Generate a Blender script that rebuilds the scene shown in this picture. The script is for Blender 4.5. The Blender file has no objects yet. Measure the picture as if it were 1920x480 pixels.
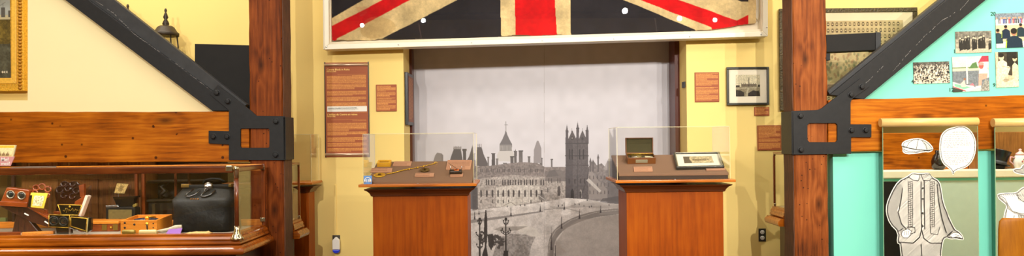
import bpy, bmesh, math, random
import numpy as np
from mathutils import Vector, Matrix
random.seed(7); rng = np.random.default_rng(7)
C = bpy.context.scene.collection
F = 1500.0; EYE = 1.5; HY = 265.0; TH = 0.0105
cs, sn = math.cos(TH), math.sin(TH)

# ---------- photo pixel -> unrolled pixel -> world ----------
def T(px, py):
    u = px - 960; v = HY - py
    return (960 + u*cs + v*sn, HY - (-u*sn + v*cs))
def W(px, py, Y):
    x, y = T(px, py)
    return Vector(((x-960)*Y/F, Y, EYE + (HY-y)*Y/F))
def WX(px, py, Y): return W(px, py, Y).x
def WZ(px, py, Y): return W(px, py, Y).z
def ray_plane(px, py, p0, n):
    d = W(px, py, 1.0) - Vector((0, 0, EYE)); o = Vector((0, 0, EYE))
    t = (p0 - o).dot(n) / d.dot(n)
    return o + d*t

# ---------- materials ----------
def s2l(c):
    return tuple((x/12.92 if x <= .04045 else ((x+.055)/1.055)**2.4) for x in c)
def rgb(r, g, b): return s2l((r/255, g/255, b/255))
def newmat(name):
    m = bpy.data.materials.new(name); m.use_nodes = True
    nt = m.node_tree; nt.nodes.clear()
    out = nt.nodes.new('ShaderNodeOutputMaterial')
    return m, nt, out
def plain(name, col, rough=.5, metal=0, var=.08, scale=12, bump=0, spec=.5, coat=0):
    m, nt, out = newmat(name)
    b = nt.nodes.new('ShaderNodeBsdfPrincipled')
    b.inputs['Roughness'].default_value = rough; b.inputs['Metallic'].default_value = metal
    b.inputs['Specular IOR Level'].default_value = spec; b.inputs['Coat Weight'].default_value = coat
    tc = nt.nodes.new('ShaderNodeTexCoord'); n = nt.nodes.new('ShaderNodeTexNoise')
    n.inputs['Scale'].default_value = scale; n.inputs['Detail'].default_value = 4
    nt.links.new(tc.outputs['Object'], n.inputs['Vector'])
    r = nt.nodes.new('ShaderNodeValToRGB')
    r.color_ramp.elements[0].position = .3; r.color_ramp.elements[1].position = .7
    r.color_ramp.elements[0].color = (*[c*(1-var) for c in col], 1)
    r.color_ramp.elements[1].color = (*[min(1, c*(1+var)) for c in col], 1)
    nt.links.new(n.outputs['Fac'], r.inputs['Fac']); nt.links.new(r.outputs['Color'], b.inputs['Base Color'])
    if bump:
        bp = nt.nodes.new('ShaderNodeBump'); bp.inputs['Strength'].default_value = bump; bp.inputs['Distance'].default_value = .01
        nt.links.new(n.outputs['Fac'], bp.inputs['Height']); nt.links.new(bp.outputs['Normal'], b.inputs['Normal'])
    nt.links.new(b.outputs['BSDF'], out.inputs['Surface'])
    return m
def wood(name, dark, mid, light, axis='X', scale=1.0, rough=.45, coat=0, knots=0, bump=.25, pits=0, fine=1.0, spec=.5):
    m, nt, out = newmat(name); N = nt.nodes.new; L = nt.links.new
    b = N('ShaderNodeBsdfPrincipled'); b.inputs['Roughness'].default_value = rough; b.inputs['Coat Weight'].default_value = coat
    b.inputs['Coat Roughness'].default_value = .15; b.inputs['Specular IOR Level'].default_value = spec
    tc = N('ShaderNodeTexCoord'); mp = N('ShaderNodeMapping')
    k = .06; s = {'X': (k, 1, 1), 'Y': (1, k, 1), 'Z': (1, 1, k)}[axis]
    mp.inputs['Scale'].default_value = [v*scale for v in s]
    L(tc.outputs['Object'], mp.inputs['Vector'])
    # ring-like grain warped by low frequency noise
    warp = N('ShaderNodeTexNoise'); warp.inputs['Scale'].default_value = 5; warp.inputs['Detail'].default_value = 2
    L(mp.outputs['Vector'], warp.inputs['Vector'])
    vec = mp.outputs['Vector']
    if knots:
        sx = N('ShaderNodeSeparateXYZ'); L(tc.outputs['Object'], sx.inputs[0]); cxy = N('ShaderNodeCombineXYZ')
        L(sx.outputs[0], cxy.inputs[0]); L(sx.outputs[2], cxy.inputs[1])
        vo = N('ShaderNodeTexVoronoi'); vo.voronoi_dimensions = '2D'; vo.inputs['Scale'].default_value = knots
        mk = N('ShaderNodeMapping'); q = .45; s2 = {'X': (q, 1, 1), 'Y': (1, q, 1), 'Z': (1, q, 1)}[axis]
        mk.inputs['Scale'].default_value = s2; L(cxy.outputs[0], mk.inputs['Vector']); L(mk.outputs['Vector'], vo.inputs['Vector'])
        kr = N('ShaderNodeValToRGB'); kr.color_ramp.elements[0].position = .02; kr.color_ramp.elements[0].color = (1, 1, 1, 1)
        kr.color_ramp.elements[1].position = .26; kr.color_ramp.elements[1].color = (0, 0, 0, 1); kr.color_ramp.interpolation = 'EASE'
        L(vo.outputs['Distance'], kr.inputs['Fac'])
    mul = N('ShaderNodeMath'); mul.operation = 'MULTIPLY'; mul.inputs[1].default_value = 9
    L(warp.outputs['Fac'], mul.inputs[0])
    src = mul.outputs[0]
    if knots:
        ad = N('ShaderNodeMath'); ad.operation = 'MULTIPLY_ADD'; ad.inputs[1].default_value = 1.8
        L(kr.outputs['Color'], ad.inputs[0]); L(src, ad.inputs[2]); src = ad.outputs[0]
    sine = N('ShaderNodeMath'); sine.operation = 'SINE'; m6 = N('ShaderNodeMath'); m6.operation = 'MULTIPLY'; m6.inputs[1].default_value = 5
    L(src, m6.inputs[0]); L(m6.outputs[0], sine.inputs[0])
    fn = N('ShaderNodeTexNoise'); fn.inputs['Scale'].default_value = 38*fine; fn.inputs['Detail'].default_value = 6; fn.inputs['Roughness'].default_value = .65
    L(mp.outputs['Vector'], fn.inputs['Vector'])
    bl = N('ShaderNodeTexNoise'); bl.inputs['Scale'].default_value = 2.3; bl.inputs['Detail'].default_value = 3
    L(tc.outputs['Object'], bl.inputs['Vector'])
    a1 = N('ShaderNodeMath'); a1.operation = 'MULTIPLY_ADD'; a1.inputs[1].default_value = .07; L(sine.outputs[0], a1.inputs[0]); L(fn.outputs['Fac'], a1.inputs[2])
    a2 = N('ShaderNodeMath'); a2.operation = 'ADD'; L(a1.outputs[0], a2.inputs[0]); L(bl.outputs['Fac'], a2.inputs[1])
    a3 = N('ShaderNodeMath'); a3.operation = 'MULTIPLY'; a3.inputs[1].default_value = .5; L(a2.outputs[0], a3.inputs[0])
    r = N('ShaderNodeValToRGB'); e = r.color_ramp.elements
    e[0].position = .34; e[0].color = (*dark, 1); e[1].position = .66; e[1].color = (*light, 1)
    x = e.new(.5); x.color = (*mid, 1)
    L(a3.outputs[0], r.inputs['Fac']); col = r.outputs['Color']
    def darken(col, fac, c):
        mx = N('ShaderNodeMix'); mx.data_type = 'RGBA'; L(fac, mx.inputs[0]); L(col, mx.inputs[6]); mx.inputs[7].default_value = (*c, 1)
        return mx.outputs[2]
    if knots:
        k2 = N('ShaderNodeValToRGB'); k2.color_ramp.elements[0].position = .012; k2.color_ramp.elements[0].color = (.8, .8, .8, 1)
        k2.color_ramp.elements[1].position = .09; k2.color_ramp.elements[1].color = (0, 0, 0, 1); L(vo.outputs['Distance'], k2.inputs['Fac'])
        col = darken(col, k2.outputs['Color'], [c*.35 for c in dark])
    if pits:
        vp = N('ShaderNodeTexVoronoi'); vp.inputs['Scale'].default_value = pits; vp.inputs['Randomness'].default_value = 1
        L(tc.outputs['Object'], vp.inputs['Vector'])
        k3 = N('ShaderNodeValToRGB'); k3.color_ramp.elements[0].position = .09; k3.color_ramp.elements[0].color = (.9, .9, .9, 1)
        k3.color_ramp.elements[1].position = .15; k3.color_ramp.elements[1].color = (0, 0, 0, 1); L(vp.outputs['Distance'], k3.inputs['Fac'])
        gn = N('ShaderNodeTexNoise'); gn.inputs['Scale'].default_value = 4; L(tc.outputs['Object'], gn.inputs['Vector'])
        gt = N('ShaderNodeMath'); gt.operation = 'GREATER_THAN'; gt.inputs[1].default_value = .5; L(gn.outputs['Fac'], gt.inputs[0])
        mm = N('ShaderNodeMath'); mm.operation = 'MULTIPLY'; L(k3.outputs['Color'], mm.inputs[0]); L(gt.outputs[0], mm.inputs[1])
        col = darken(col, mm.outputs[0], [c*.3 for c in dark])
    L(col, b.inputs['Base Color'])
    bp = N('ShaderNodeBump'); bp.inputs['Strength'].default_value = bump; bp.inputs['Distance'].default_value = .004
    L(a1.outputs[0], bp.inputs['Height']); L(bp.outputs['Normal'], b.inputs['Normal'])
    L(b.outputs['BSDF'], out.inputs['Surface'])
    return m
def glassy(name, tint=(.985, .985, .97), f0=.035, rough=.0, k=.6):
    m, nt, out = newmat(name); N = nt.nodes.new; L = nt.links.new
    t = N('ShaderNodeBsdfTransparent'); t.inputs['Color'].default_value = (*tint, 1)
    g = N('ShaderNodeBsdfGlossy'); g.inputs['Roughness'].default_value = rough; g.inputs['Color'].default_value = (1, 1, 1, 1)
    lw = N('ShaderNodeLayerWeight'); lw.inputs['Blend'].default_value = .5
    p = N('ShaderNodeMath'); p.operation = 'POWER'; p.inputs[1].default_value = 4; L(lw.outputs['Facing'], p.inputs[0])
    a = N('ShaderNodeMath'); a.operation = 'MULTIPLY_ADD'; a.inputs[1].default_value = k; a.inputs[2].default_value = f0; L(p.outputs[0], a.inputs[0])
    mx = N('ShaderNodeMixShader'); L(a.outputs[0], mx.inputs[0]); L(t.outputs[0], mx.inputs[1]); L(g.outputs[0], mx.inputs[2])
    L(mx.outputs[0], out.inputs['Surface'])
    return m
def printed(name, rough=.6, spec=.3, weave=0):
    m, nt, out = newmat(name); N = nt.nodes.new; L = nt.links.new
    b = N('ShaderNodeBsdfPrincipled'); b.inputs['Roughness'].default_value = rough; b.inputs['Specular IOR Level'].default_value = spec
    a = N('ShaderNodeAttribute'); a.attribute_name = 'Col'
    L(a.outputs['Color'], b.inputs['Base Color'])
    if weave:
        tc = N('ShaderNodeTexCoord'); n = N('ShaderNodeTexNoise'); n.inputs['Scale'].default_value = weave; n.inputs['Detail'].default_value = 3
        L(tc.outputs['Object'], n.inputs['Vector'])
        bp = N('ShaderNodeBump'); bp.inputs['Strength'].default_value = .3; bp.inputs['Distance'].default_value = .003
        L(n.outputs['Fac'], bp.inputs['Height']); L(bp.outputs['Normal'], b.inputs['Normal'])
    L(b.outputs['BSDF'], out.inputs['Surface'])
    return m
def emit(name, col, st):
    m, nt, out = newmat(name); e = nt.nodes.new('ShaderNodeEmission'); e.inputs['Color'].default_value = (*col, 1); e.inputs['Strength'].default_value = st
    nt.links.new(e.outputs[0], out.inputs['Surface']); return m

# ---------- mesh builder ----------
ZMIN = None
class B:
    def __init__(s): s.v = []; s.f = []; s.smooth = []
    def add(s, vs, fs, sm=False):
        o = len(s.v); s.v += [Vector(p) for p in vs]; s.f += [[i+o for i in f] for f in fs]; s.smooth += [sm]*len(fs); return s
    def box(s, x0, x1, y0, y1, z0, z1):
        return s.add([(x0,y0,z0),(x1,y0,z0),(x1,y1,z0),(x0,y1,z0),(x0,y0,z1),(x1,y0,z1),(x1,y1,z1),(x0,y1,z1)],
                     [(0,3,2,1),(4,5,6,7),(0,1,5,4),(1,2,6,5),(2,3,7,6),(3,0,4,7)])
    def hexa(s, p):  # 8 points: bottom 4 ccw, top 4
        return s.add(p, [(0,3,2,1),(4,5,6,7),(0,1,5,4),(1,2,6,5),(2,3,7,6),(3,0,4,7)])
    def extr(s, pts, d, sm=False):   # planar loop of 3D points extruded by vector d
        n = len(pts); d = Vector(d); a = [Vector(p) for p in pts]; b = [p+d for p in a]
        return s.add(a+b, [list(range(n)), list(range(2*n-1, n-1, -1))] + [[i, i+n, (i+1) % n + n, (i+1) % n] for i in range(n)], sm)
    def pxp(s, pts, Y, d):
        P = [W(x, y, Y) for x, y in pts]
        if ZMIN is not None:
            for p in P: p.z = max(p.z, ZMIN)
        return s.extr(P, (0, d, 0))
    def tube(s, path, r, n=8, caps=True):
        path = [Vector(p) for p in path]; k = len(path); rr = r if isinstance(r, (list, tuple)) else [r]*k
        vs = []; up = None
        for i, p in enumerate(path):
            t = (path[min(i+1, k-1)] - path[max(i-1, 0)]).normalized()
            if up is None: up = Vector((0,0,1)) if abs(t.z) < .9 else Vector((1,0,0))
            a = t.cross(up).normalized(); b = a.cross(t).normalized(); up = b
            vs += [p + (a*math.cos(2*math.pi*j/n) + b*math.sin(2*math.pi*j/n))*rr[i] for j in range(n)]
        fs = [[i*n+j, i*n+(j+1) % n, (i+1)*n+(j+1) % n, (i+1)*n+j] for i in range(k-1) for j in range(n)]
        o = len(s.v); s.add(vs, fs, True)
        if caps:
            s.f += [[o+j for j in range(n)][::-1], [o+(k-1)*n+j for j in range(n)]]; s.smooth += [False]*2
        return s
    def lathe(s, prof, c, axis='Z', n=20):   # prof: list of (r, h)
        c = Vector(c); vs = []
        for r, h in prof:
            for j in range(n):
                a = 2*math.pi*j/n; x, y = r*math.cos(a), r*math.sin(a)
                vs.append(c + (Vector((x, y, h)) if axis == 'Z' else Vector((x, h, y)) if axis == 'Y' else Vector((h, x, y))))
        k = len(prof)
        fs = [[i*n+j, i*n+(j+1) % n, (i+1)*n+(j+1) % n, (i+1)*n+j] for i in range(k-1) for j in range(n)]
        o = len(s.v); s.add(vs, fs, True)
        if prof[0][0] > 1e-4: s.f.append([o+j for j in range(n)][::-1]); s.smooth.append(False)
        if prof[-1][0] > 1e-4: s.f.append([o+(k-1)*n+j for j in range(n)]); s.smooth.append(False)
        return s
    def loft(s, rings, sm=True, caps=True):
        n = len(rings[0]); k = len(rings); vs = [p for r in rings for p in r]
        fs = [[i*n+j, i*n+(j+1) % n, (i+1)*n+(j+1) % n, (i+1)*n+j] for i in range(k-1) for j in range(n)]
        o = len(s.v); s.add(vs, fs, sm)
        if caps: s.f += [[o+j for j in range(n)][::-1], [o+(k-1)*n+j for j in range(n)]]; s.smooth += [False]*2
        return s
    def xform(s, M):
        s.v = [M @ p for p in s.v]; return s
    def build(s, name, mat, parent=None, origin=None, bevel=0, seg=2, label=None):
        me = bpy.data.meshes.new(name)
        po = parent['_o'] if parent is not None else None
        if origin is None:
            if parent is not None: origin = Vector(po)
            else:
                xs = [p.x for p in s.v]; ys = [p.y for p in s.v]; zs = [p.z for p in s.v]
                origin = Vector(((min(xs)+max(xs))/2, (min(ys)+max(ys))/2, min(zs)))
        origin = Vector(origin)
        me.from_pydata([tuple(p-origin) for p in s.v], [], s.f)
        bm = bmesh.new(); bm.from_mesh(me); bmesh.ops.recalc_face_normals(bm, faces=bm.faces); bm.to_mesh(me); bm.free()
        for p, q in zip(me.polygons, s.smooth): p.use_smooth = q
        me.materials.append(mat)
        o = bpy.data.objects.new(name, me); C.objects.link(o)
        if parent is not None:
            o.parent = parent; o.location = origin - Vector(po)
        else: o.location = origin
        o['_o'] = list(origin)
        if bevel:
            bv = o.modifiers.new('bevel', 'BEVEL'); bv.width = bevel; bv.segments = seg; bv.limit_method = 'ANGLE'; bv.angle_limit = .6
        if label: o['label'] = label
        return o
def tag(o, label, cat, group=None, kind=None):
    if label: o['label'] = label
    if cat: o['category'] = cat
    if group: o['group'] = group
    if kind: o['kind'] = kind
    return o
def thing(name, label, cat, loc, group=None):
    o = bpy.data.objects.new(name, None); C.objects.link(o); o.location = loc; o['_o'] = list(loc)
    o.empty_display_size = .05
    return tag(o, label, cat, group)
def structure(o): o['kind'] = 'structure'; return o
def dup(o, delta, label=None):
    def cp(x, par):
        c = x.copy(); C.objects.link(c)
        if par is not None: c.parent = par
        for ch in x.children: cp(ch, c)
        return c
    c = cp(o, None); c.location = o.location + Vector(delta)
    if label: c['label'] = label
    return c
def text(name, s, loc, size, mat, parent, rot=(math.pi/2, 0, 0), depth=.0008, align='LEFT'):
    cu = bpy.data.curves.new(name, 'FONT'); cu.body = s; cu.size = size; cu.extrude = depth; cu.align_x = align; cu.resolution_u = 2; cu.offset = size*.018
    t = bpy.data.objects.new('tmp', cu); C.objects.link(t)
    bpy.context.view_layer.update()
    me = bpy.data.meshes.new_from_object(t.evaluated_get(bpy.context.evaluated_depsgraph_get()))
    C.objects.unlink(t); bpy.data.objects.remove(t)
    o = bpy.data.objects.new(name, me); C.objects.link(o); me.materials.clear(); me.materials.append(mat)
    o.rotation_euler = rot
    if parent is not None: o.parent = parent; o.location = Vector(loc) - Vector(parent['_o'])
    else: o.location = loc
    return o

# ---------- printed surfaces: colours of a print held on a fine mesh ----------
def vnoise(h, w, cell, seed=0):
    r = np.random.default_rng(seed); gh, gw = int(h/cell)+3, int(w/cell)+3
    g = r.random((gh, gw)); y = np.arange(h)/cell; x = np.arange(w)/cell
    yi = y.astype(int); xi = x.astype(int); fy = (y-yi)[:, None]; fx = (x-xi)[None]
    fy = fy*fy*(3-2*fy); fx = fx*fx*(3-2*fx)
    a = g[yi][:, xi]; b = g[yi][:, xi+1]; c = g[yi+1][:, xi]; d = g[yi+1][:, xi+1]
    return (a*(1-fx)+b*fx)*(1-fy)+(c*(1-fx)+d*fx)*fy
class Paint:
    def __init__(s, x0, y0, x1, y1, sc, base, raw=False):
        s.x0, s.y0, s.sc, s.raw = x0, y0, sc, raw
        s.w = int((x1-x0)*sc)+1; s.h = int((y1-y0)*sc)+1
        s.img = np.zeros((s.h, s.w, 3), np.float32); s.img[:] = np.array(base)/255
        s.GX, s.GY = np.meshgrid(x0+np.arange(s.w)/sc, y0+np.arange(s.h)/sc)
    def t(s, p): return p if s.raw else T(*p)
    def mask(s, pts):
        P = [s.t(p) for p in pts]; xs = [p[0] for p in P]; ys = [p[1] for p in P]
        i0 = max(0, int((min(ys)-s.y0)*s.sc)-1); i1 = min(s.h, int((max(ys)-s.y0)*s.sc)+2)
        j0 = max(0, int((min(xs)-s.x0)*s.sc)-1); j1 = min(s.w, int((max(xs)-s.x0)*s.sc)+2)
        if i1 <= i0 or j1 <= j0: return None, None
        gx = s.GX[i0:i1, j0:j1]; gy = s.GY[i0:i1, j0:j1]; m = np.zeros(gx.shape, bool); n = len(P)
        for k in range(n):
            xa, ya = P[k]; xb, yb = P[(k+1) % n]
            if ya == yb: continue
            c = ((ya > gy) != (yb > gy)) & (gx < (xb-xa)*(gy-ya)/(yb-ya)+xa); m ^= c
        return m, (slice(i0, i1), slice(j0, j1))
    def poly(s, pts, col, a=1.0):
        m, sl = s.mask(pts)
        if m is None: return s
        v = s.img[sl]; v[m] = v[m]*(1-a)+np.array(col, np.float32)/255*a; return s
    def rect(s, x0, y0, x1, y1, col, a=1.0): return s.poly([(x0,y0),(x1,y0),(x1,y1),(x0,y1)], col, a)
    def ell(s, cx, cy, rx, ry, col, a=1.0, n=18):
        return s.poly([(cx+rx*math.cos(2*math.pi*i/n), cy+ry*math.sin(2*math.pi*i/n)) for i in range(n)], col, a)
    def line(s, pts, wd, col, a=1.0):
        for (xa, ya), (xb, yb) in zip(pts[:-1], pts[1:]):
            L = math.hypot(xb-xa, yb-ya) or 1e-6; nx, ny = -(yb-ya)/L*wd/2, (xb-xa)/L*wd/2; ex, ey = (xb-xa)/L*wd*.25, (yb-ya)/L*wd*.25
            s.poly([(xa+nx-ex, ya+ny-ey), (xb+nx+ex, yb+ny+ey), (xb-nx+ex, yb-ny+ey), (xa-nx-ex, ya-ny-ey)], col, a)
        return s
    def noise(s, amt, cell, seed=1, pts=None):
        n = (vnoise(s.h, s.w, max(1.01, cell*s.sc), seed)-.5)*2*amt
        f = (1+n)[..., None]
        if pts is None: s.img *= f
        else:
            m, sl = s.mask(pts)
            if m is not None: v = s.img[sl]; v[m] = (v*f[sl])[m]
        np.clip(s.img, 0, 1, out=s.img); return s
    def textlines(s, x0, y0, x1, y1, pitch, col, a=.8, th=.55, last=.6, seed=3):
        r = random.Random(seed); y = y0
        while y + pitch*th <= y1 + .01:
            xe = x1 if y + 2*pitch <= y1 else x0+(x1-x0)*last
            x = x0
            while x < xe - .5:
                wl = r.uniform(1.5, 5)*pitch*.45
                s.rect(x, y, min(xe, x+wl), y+pitch*th, col, a*r.uniform(.75, 1)); x += wl + pitch*.16
            y += pitch
        return s
    def build(s, name, mat, pos, parent=None, origin=None, keep=None, label=None):
        """pos(GX,GY)->(X,Y,Z) arrays; keep: bool mask of pixels that exist"""
        X, Y, Z = pos(s.GX, s.GY); co = np.stack([X, Y, Z], -1).reshape(-1, 3).astype(np.float64)
        if origin is None: origin = Vector(parent['_o']) if parent is not None else Vector((co[:,0].mean(), co[:,1].mean(), co[:,2].min()))
        origin = Vector(origin); co -= np.array(origin)
        h, w = s.h, s.w; idx = np.arange(h*w).reshape(h, w)
        q = np.stack([idx[:-1,:-1], idx[1:,:-1], idx[1:,1:], idx[:-1,1:]], -1)
        col = np.ones((h*w, 4), np.float32); c = s.img.reshape(-1, 3)
        col[:, :3] = np.where(c <= .04045, c/12.92, ((c+.055)/1.055)**2.4)
        if keep is not None:
            q = q[keep[:-1,:-1] & keep[1:,1:]].reshape(-1, 4)
            used = np.zeros(h*w, bool); used[q.ravel()] = True; mp = np.cumsum(used)-1; q = mp[q]; co = co[used]; col = col[used]
        q = q.reshape(-1, 4)
        me = bpy.data.meshes.new(name); me.vertices.add(len(co)); me.vertices.foreach_set('co', co.ravel())
        me.loops.add(len(q)*4); me.loops.foreach_set('vertex_index', q.ravel().astype(np.int32))
        me.polygons.add(len(q)); me.polygons.foreach_set('loop_start', np.arange(0, len(q)*4, 4, dtype=np.int32))
        me.update(calc_edges=True)
        a = me.color_attributes.new('Col', 'FLOAT_COLOR', 'POINT'); a.data.foreach_set('color', col.ravel())
        me.materials.append(mat)
        o = bpy.data.objects.new(name, me); C.objects.link(o)
        if parent is not None: o.parent = parent; o.location = origin-Vector(parent['_o'])
        else: o.location = origin
        o['_o'] = list(origin)
        if label: o['label'] = label
        return o
def plane_at(Y): return lambda x, y: ((x-960)*Y/F, np.full_like(x, Y), EYE+(HY-y)*Y/F)
def inset(P, d):
    n = len(P); A = sum(P[i][0]*P[(i+1) % n][1]-P[(i+1) % n][0]*P[i][1] for i in range(n)); sg = 1 if A > 0 else -1; out = []
    for i in range(n):
        (xa, ya), (xb, yb), (xc, yc) = P[i-1], P[i], P[(i+1) % n]
        l1 = math.hypot(xb-xa, yb-ya) or 1; l2 = math.hypot(xc-xb, yc-yb) or 1
        nx = -((yb-ya)/l1+(yc-yb)/l2); ny = ((xb-xa)/l1+(xc-xb)/l2); l = math.hypot(nx, ny) or 1
        out.append((xb+nx/l*d*sg, yb+ny/l*d*sg))
    return out
def smoothp(P, it=2, closed=True):
    for _ in range(it):
        Q = []; n = len(P)
        for i in range(n if closed else n-1):
            a, b = P[i], P[(i+1) % n]; Q += [(a[0]*.75+b[0]*.25, a[1]*.75+b[1]*.25), (a[0]*.25+b[0]*.75, a[1]*.25+b[1]*.75)]
        P = Q
    return P

# ---------- palette ----------
M = dict(
 yellow=plain('yellow_wall_paint', rgb(243,214,130), .75, var=.015, scale=3),
 cream=plain('cream_panel_paint', rgb(252,235,182), .7, var=.01, scale=3),
 teal=plain('turquoise_paint', rgb(122,216,194), .6, var=.015, scale=3),
 floor=wood('floor_boards', rgb(60,35,20), rgb(95,60,35), rgb(120,80,48), 'Y', 2, .4),
 ceil=plain('ceiling_paint', rgb(150,135,110), .9),
 reveal=plain('niche_reveal_paint', rgb(226,198,122), .75, var=.015),
 postwood=wood('old_timber_post', rgb(62,26,5), rgb(112,52,14), rgb(146,74,26), 'Z', 1.5, .55, knots=2.6, pits=26, bump=.4, spec=.12),
 postwoodr=wood('old_timber_post_lighter', rgb(70,32,10), rgb(126,64,24), rgb(160,90,40), 'Z', 1.5, .55, knots=2.6, pits=22, bump=.4, spec=.12),
 beamwood=wood('old_timber_beam', rgb(100,46,3), rgb(160,84,8), rgb(194,114,20), 'X', 1.5, .5, knots=1.9, pits=10, bump=.3, spec=.12),
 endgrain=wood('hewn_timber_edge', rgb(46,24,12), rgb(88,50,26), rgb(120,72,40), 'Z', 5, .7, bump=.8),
 cherry=wood('cherry_veneer', rgb(118,50,1), rgb(142,64,2), rgb(158,78,5), 'Z', 1.2, .45, coat=0, bump=.03, spec=.15),
 cherrytop=wood('cherry_top', rgb(146,76,10), rgb(178,98,16), rgb(194,114,26), 'X', 2, .35, coat=.1, bump=.03, spec=.3),
 cherrymould=wood('dark_cherry_moulding', rgb(62,26,4), rgb(82,38,8), rgb(98,48,12), 'X', 2, .35, coat=.1, bump=.03, spec=.3),
 mahog=wood('polished_mahogany', rgb(104,48,6), rgb(154,78,12), rgb(188,104,20), 'X', 1.6, .25, coat=.35, bump=.03, spec=.3),
 mahogz=wood('polished_mahogany_upright', rgb(76,32,10), rgb(114,52,16), rgb(146,74,26), 'Z', 2, .25, coat=.5, bump=.04),
 mahogdark=wood('dark_mahogany_rail', rgb(60,26,8), rgb(96,44,14), rgb(126,64,22), 'X', 2, .25, coat=.4, bump=.03),
 darkwood=wood('dark_case_body', rgb(30,12,6), rgb(58,26,12), rgb(84,40,18), 'Z', 3, .4),
 panelwood=wood('cabinet_panelling', rgb(92,54,22), rgb(136,84,38), rgb(160,106,52), 'Z', 3, .4, coat=.2),
 redwood=wood('red_brown_wood', rgb(84,34,8), rgb(130,56,14), rgb(158,78,24), 'X', 6, .3, coat=.3),
 orangewood=wood('honey_wood', rgb(176,96,20), rgb(214,130,34), rgb(232,152,52), 'X', 6, .4),
 iron=plain('black_iron_paint', rgb(32,32,33), .5, var=.12, scale=30, bump=.08, spec=.25),
 ironlt=plain('dark_grey_paint', rgb(52,52,53), .55, var=.15, scale=14, bump=.2, spec=.3),
 blackbd=plain('black_board', rgb(30,28,26), .6, var=.1, spec=.2),
 scratch=plain('chipped_pale_edge', rgb(170,165,160), .6, var=.3, scale=60),
 brass=plain('nickelled_brass', rgb(200,190,160), .22, 1, var=.15, scale=20),
 gold=plain('gold_metal', rgb(226,184,60), .3, .9, var=.12, scale=60),
 steel=plain('steel', rgb(180,180,178), .3, 1),
 white=plain('white_plastic', rgb(240,238,230), .4, var=.01),
 frame_white=plain('white_frame_paint', rgb(236,228,204), .4, var=.02),
 backing=plain('cream_backing', rgb(238,226,200), .8, var=.02),
 black=plain('black_plastic', rgb(24,24,24), .35),
 leather=plain('worn_black_leather', rgb(17,16,11), .55, var=.35, scale=26, bump=.4, spec=.25),
 blkgloss=plain('black_lacquer', rgb(20,18,16), .15, coat=.5),
 olive=plain('olive_cloth', rgb(96,84,38), .8, var=.2, scale=60),
 darkred=plain('dark_red_trim', rgb(84,30,22), .4, coat=.2),
 deck=plain('taupe_deck_cloth', rgb(124,94,72), .85, var=.04, scale=200, bump=.1),
 decke=plain('dark_deck_edge', rgb(52,38,30), .8),
 deckcase=plain('grey_case_lining', rgb(150,138,122), .8, var=.05),
 brown=plain('brown_panel', rgb(160,86,50), .55, var=.02),
 rod=plain('satin_aluminium_rod', rgb(214,186,160), .35, .6),
 gildtxt=plain('gold_lettering', rgb(250,206,110), .5, var=.01),
 blonde=wood('blond_dowel', rgb(214,176,100), rgb(228,192,118), rgb(236,204,134), 'X', 8, .4, bump=.04),
 chairwood=wood('bent_plywood', rgb(128,74,4), rgb(146,88,8), rgb(160,100,14), 'Z', 2, .45, coat=0, bump=.03, spec=.15),
 ggreen=plain('grey_green_paint', rgb(192,210,194), .7, var=.02),
 glass=glassy('case_glass', (.99, .99, .985), .03),
 acrylic=glassy('clear_acrylic', (.992, .992, .988), .035, k=.5),
 fglass=glassy('flag_case_glazing', (.99, .99, .99), .022, k=.5),
 acredge=plain('acrylic_polished_edge', rgb(226,216,170), .2, var=.02),
 print=printed('printed_surface', .55), cloth=printed('flag_cloth', .85, .2, weave=500), gloss=printed('glossy_print', .3, .4),
 ink=plain('dark_ink', rgb(40,40,40), .6, var=.01), tealink=plain('number_ink', rgb(30,70,60), .6, var=.01),
 copper=plain('copper', rgb(190,96,50), .3, .9), purple=plain('purple_card', rgb(130,80,160), .6),
 paper=plain('crumpled_paper', rgb(186,176,150), .85, var=.15, scale=40, bump=.6), tan=plain('tan_cloth', rgb(196,166,104), .85, var=.12, scale=40, bump=.5),
 blue=plain('blue_sign', rgb(96,146,208), .5, var=.01), nightblue=plain('blue_translucent_plastic', rgb(40,60,220), .3),
 gilt=plain('gilded_plaster', rgb(232,176,48), .42, .08, var=.22, scale=70, bump=.9),
 lamp=plain('dark_bronze_lamp', rgb(52,42,30), .45, .3),
 lampglass=glassy('lamp_glass', (.85, .84, .78), .08),
)
mm, nt, out = newmat('mirror_silver'); g = nt.nodes.new('ShaderNodeBsdfGlossy'); g.inputs['Roughness'].default_value = .008; g.inputs['Color'].default_value = (.86,.9,.87,1)
nt.links.new(g.outputs[0], out.inputs['Surface']); M['mirror'] = mm
# =====================================================================  ROOM
ZC = 4.9
def wallbox(name, m, *a): return structure(B().box(*a).build(name, m))
structure(B().box(-7,7,-8,8.3,-.1,0).build('floor', M['floor']))
structure(B().box(-7,7,-8,8.3,ZC,ZC+.1).build('ceiling', M['ceil']))
YW = 7.3
nx0, nx1, nz = WX(757,180,YW), WX(1287.5,180,YW), 2.62
def wallbox(name, m, *a): return structure(B().box(*a).build(name, m))
wallbox('wall_back_left', M['yellow'], -7,nx0,YW,8.2,0,ZC)
wallbox('wall_back_right', M['yellow'], nx1,7,YW,8.2,0,ZC)
wallbox('wall_back_top', M['yellow'], nx0,nx1,YW,8.2,nz,ZC)
wallbox('wall_niche', M['reveal'], nx0,nx1,7.935,8.15,0,nz)
wallbox('wall_left', M['yellow'], -7.1,-7,-8,8.3,0,ZC)
wallbox('wall_right', M['yellow'], 7,7.1,-8,8.3,0,ZC)
wallbox('wall_front', M['yellow'], -7.1,7.1,-8.1,-8,0,ZC)
wallbox('baseboard_back_left', M['darkred'], -6.9,nx0,YW-.02,YW,0,.14)
wallbox('baseboard_back_right', M['darkred'], nx1,6.9,YW-.02,YW,0,.14)
YM = 7.9
mx0, mx1 = WX(775.5,180,YM), WX(1266,180,YM)
wallbox('trim_1', M['darkred'], nx0,nx0+.024,7.72,7.875,0,nz-.005)
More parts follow.
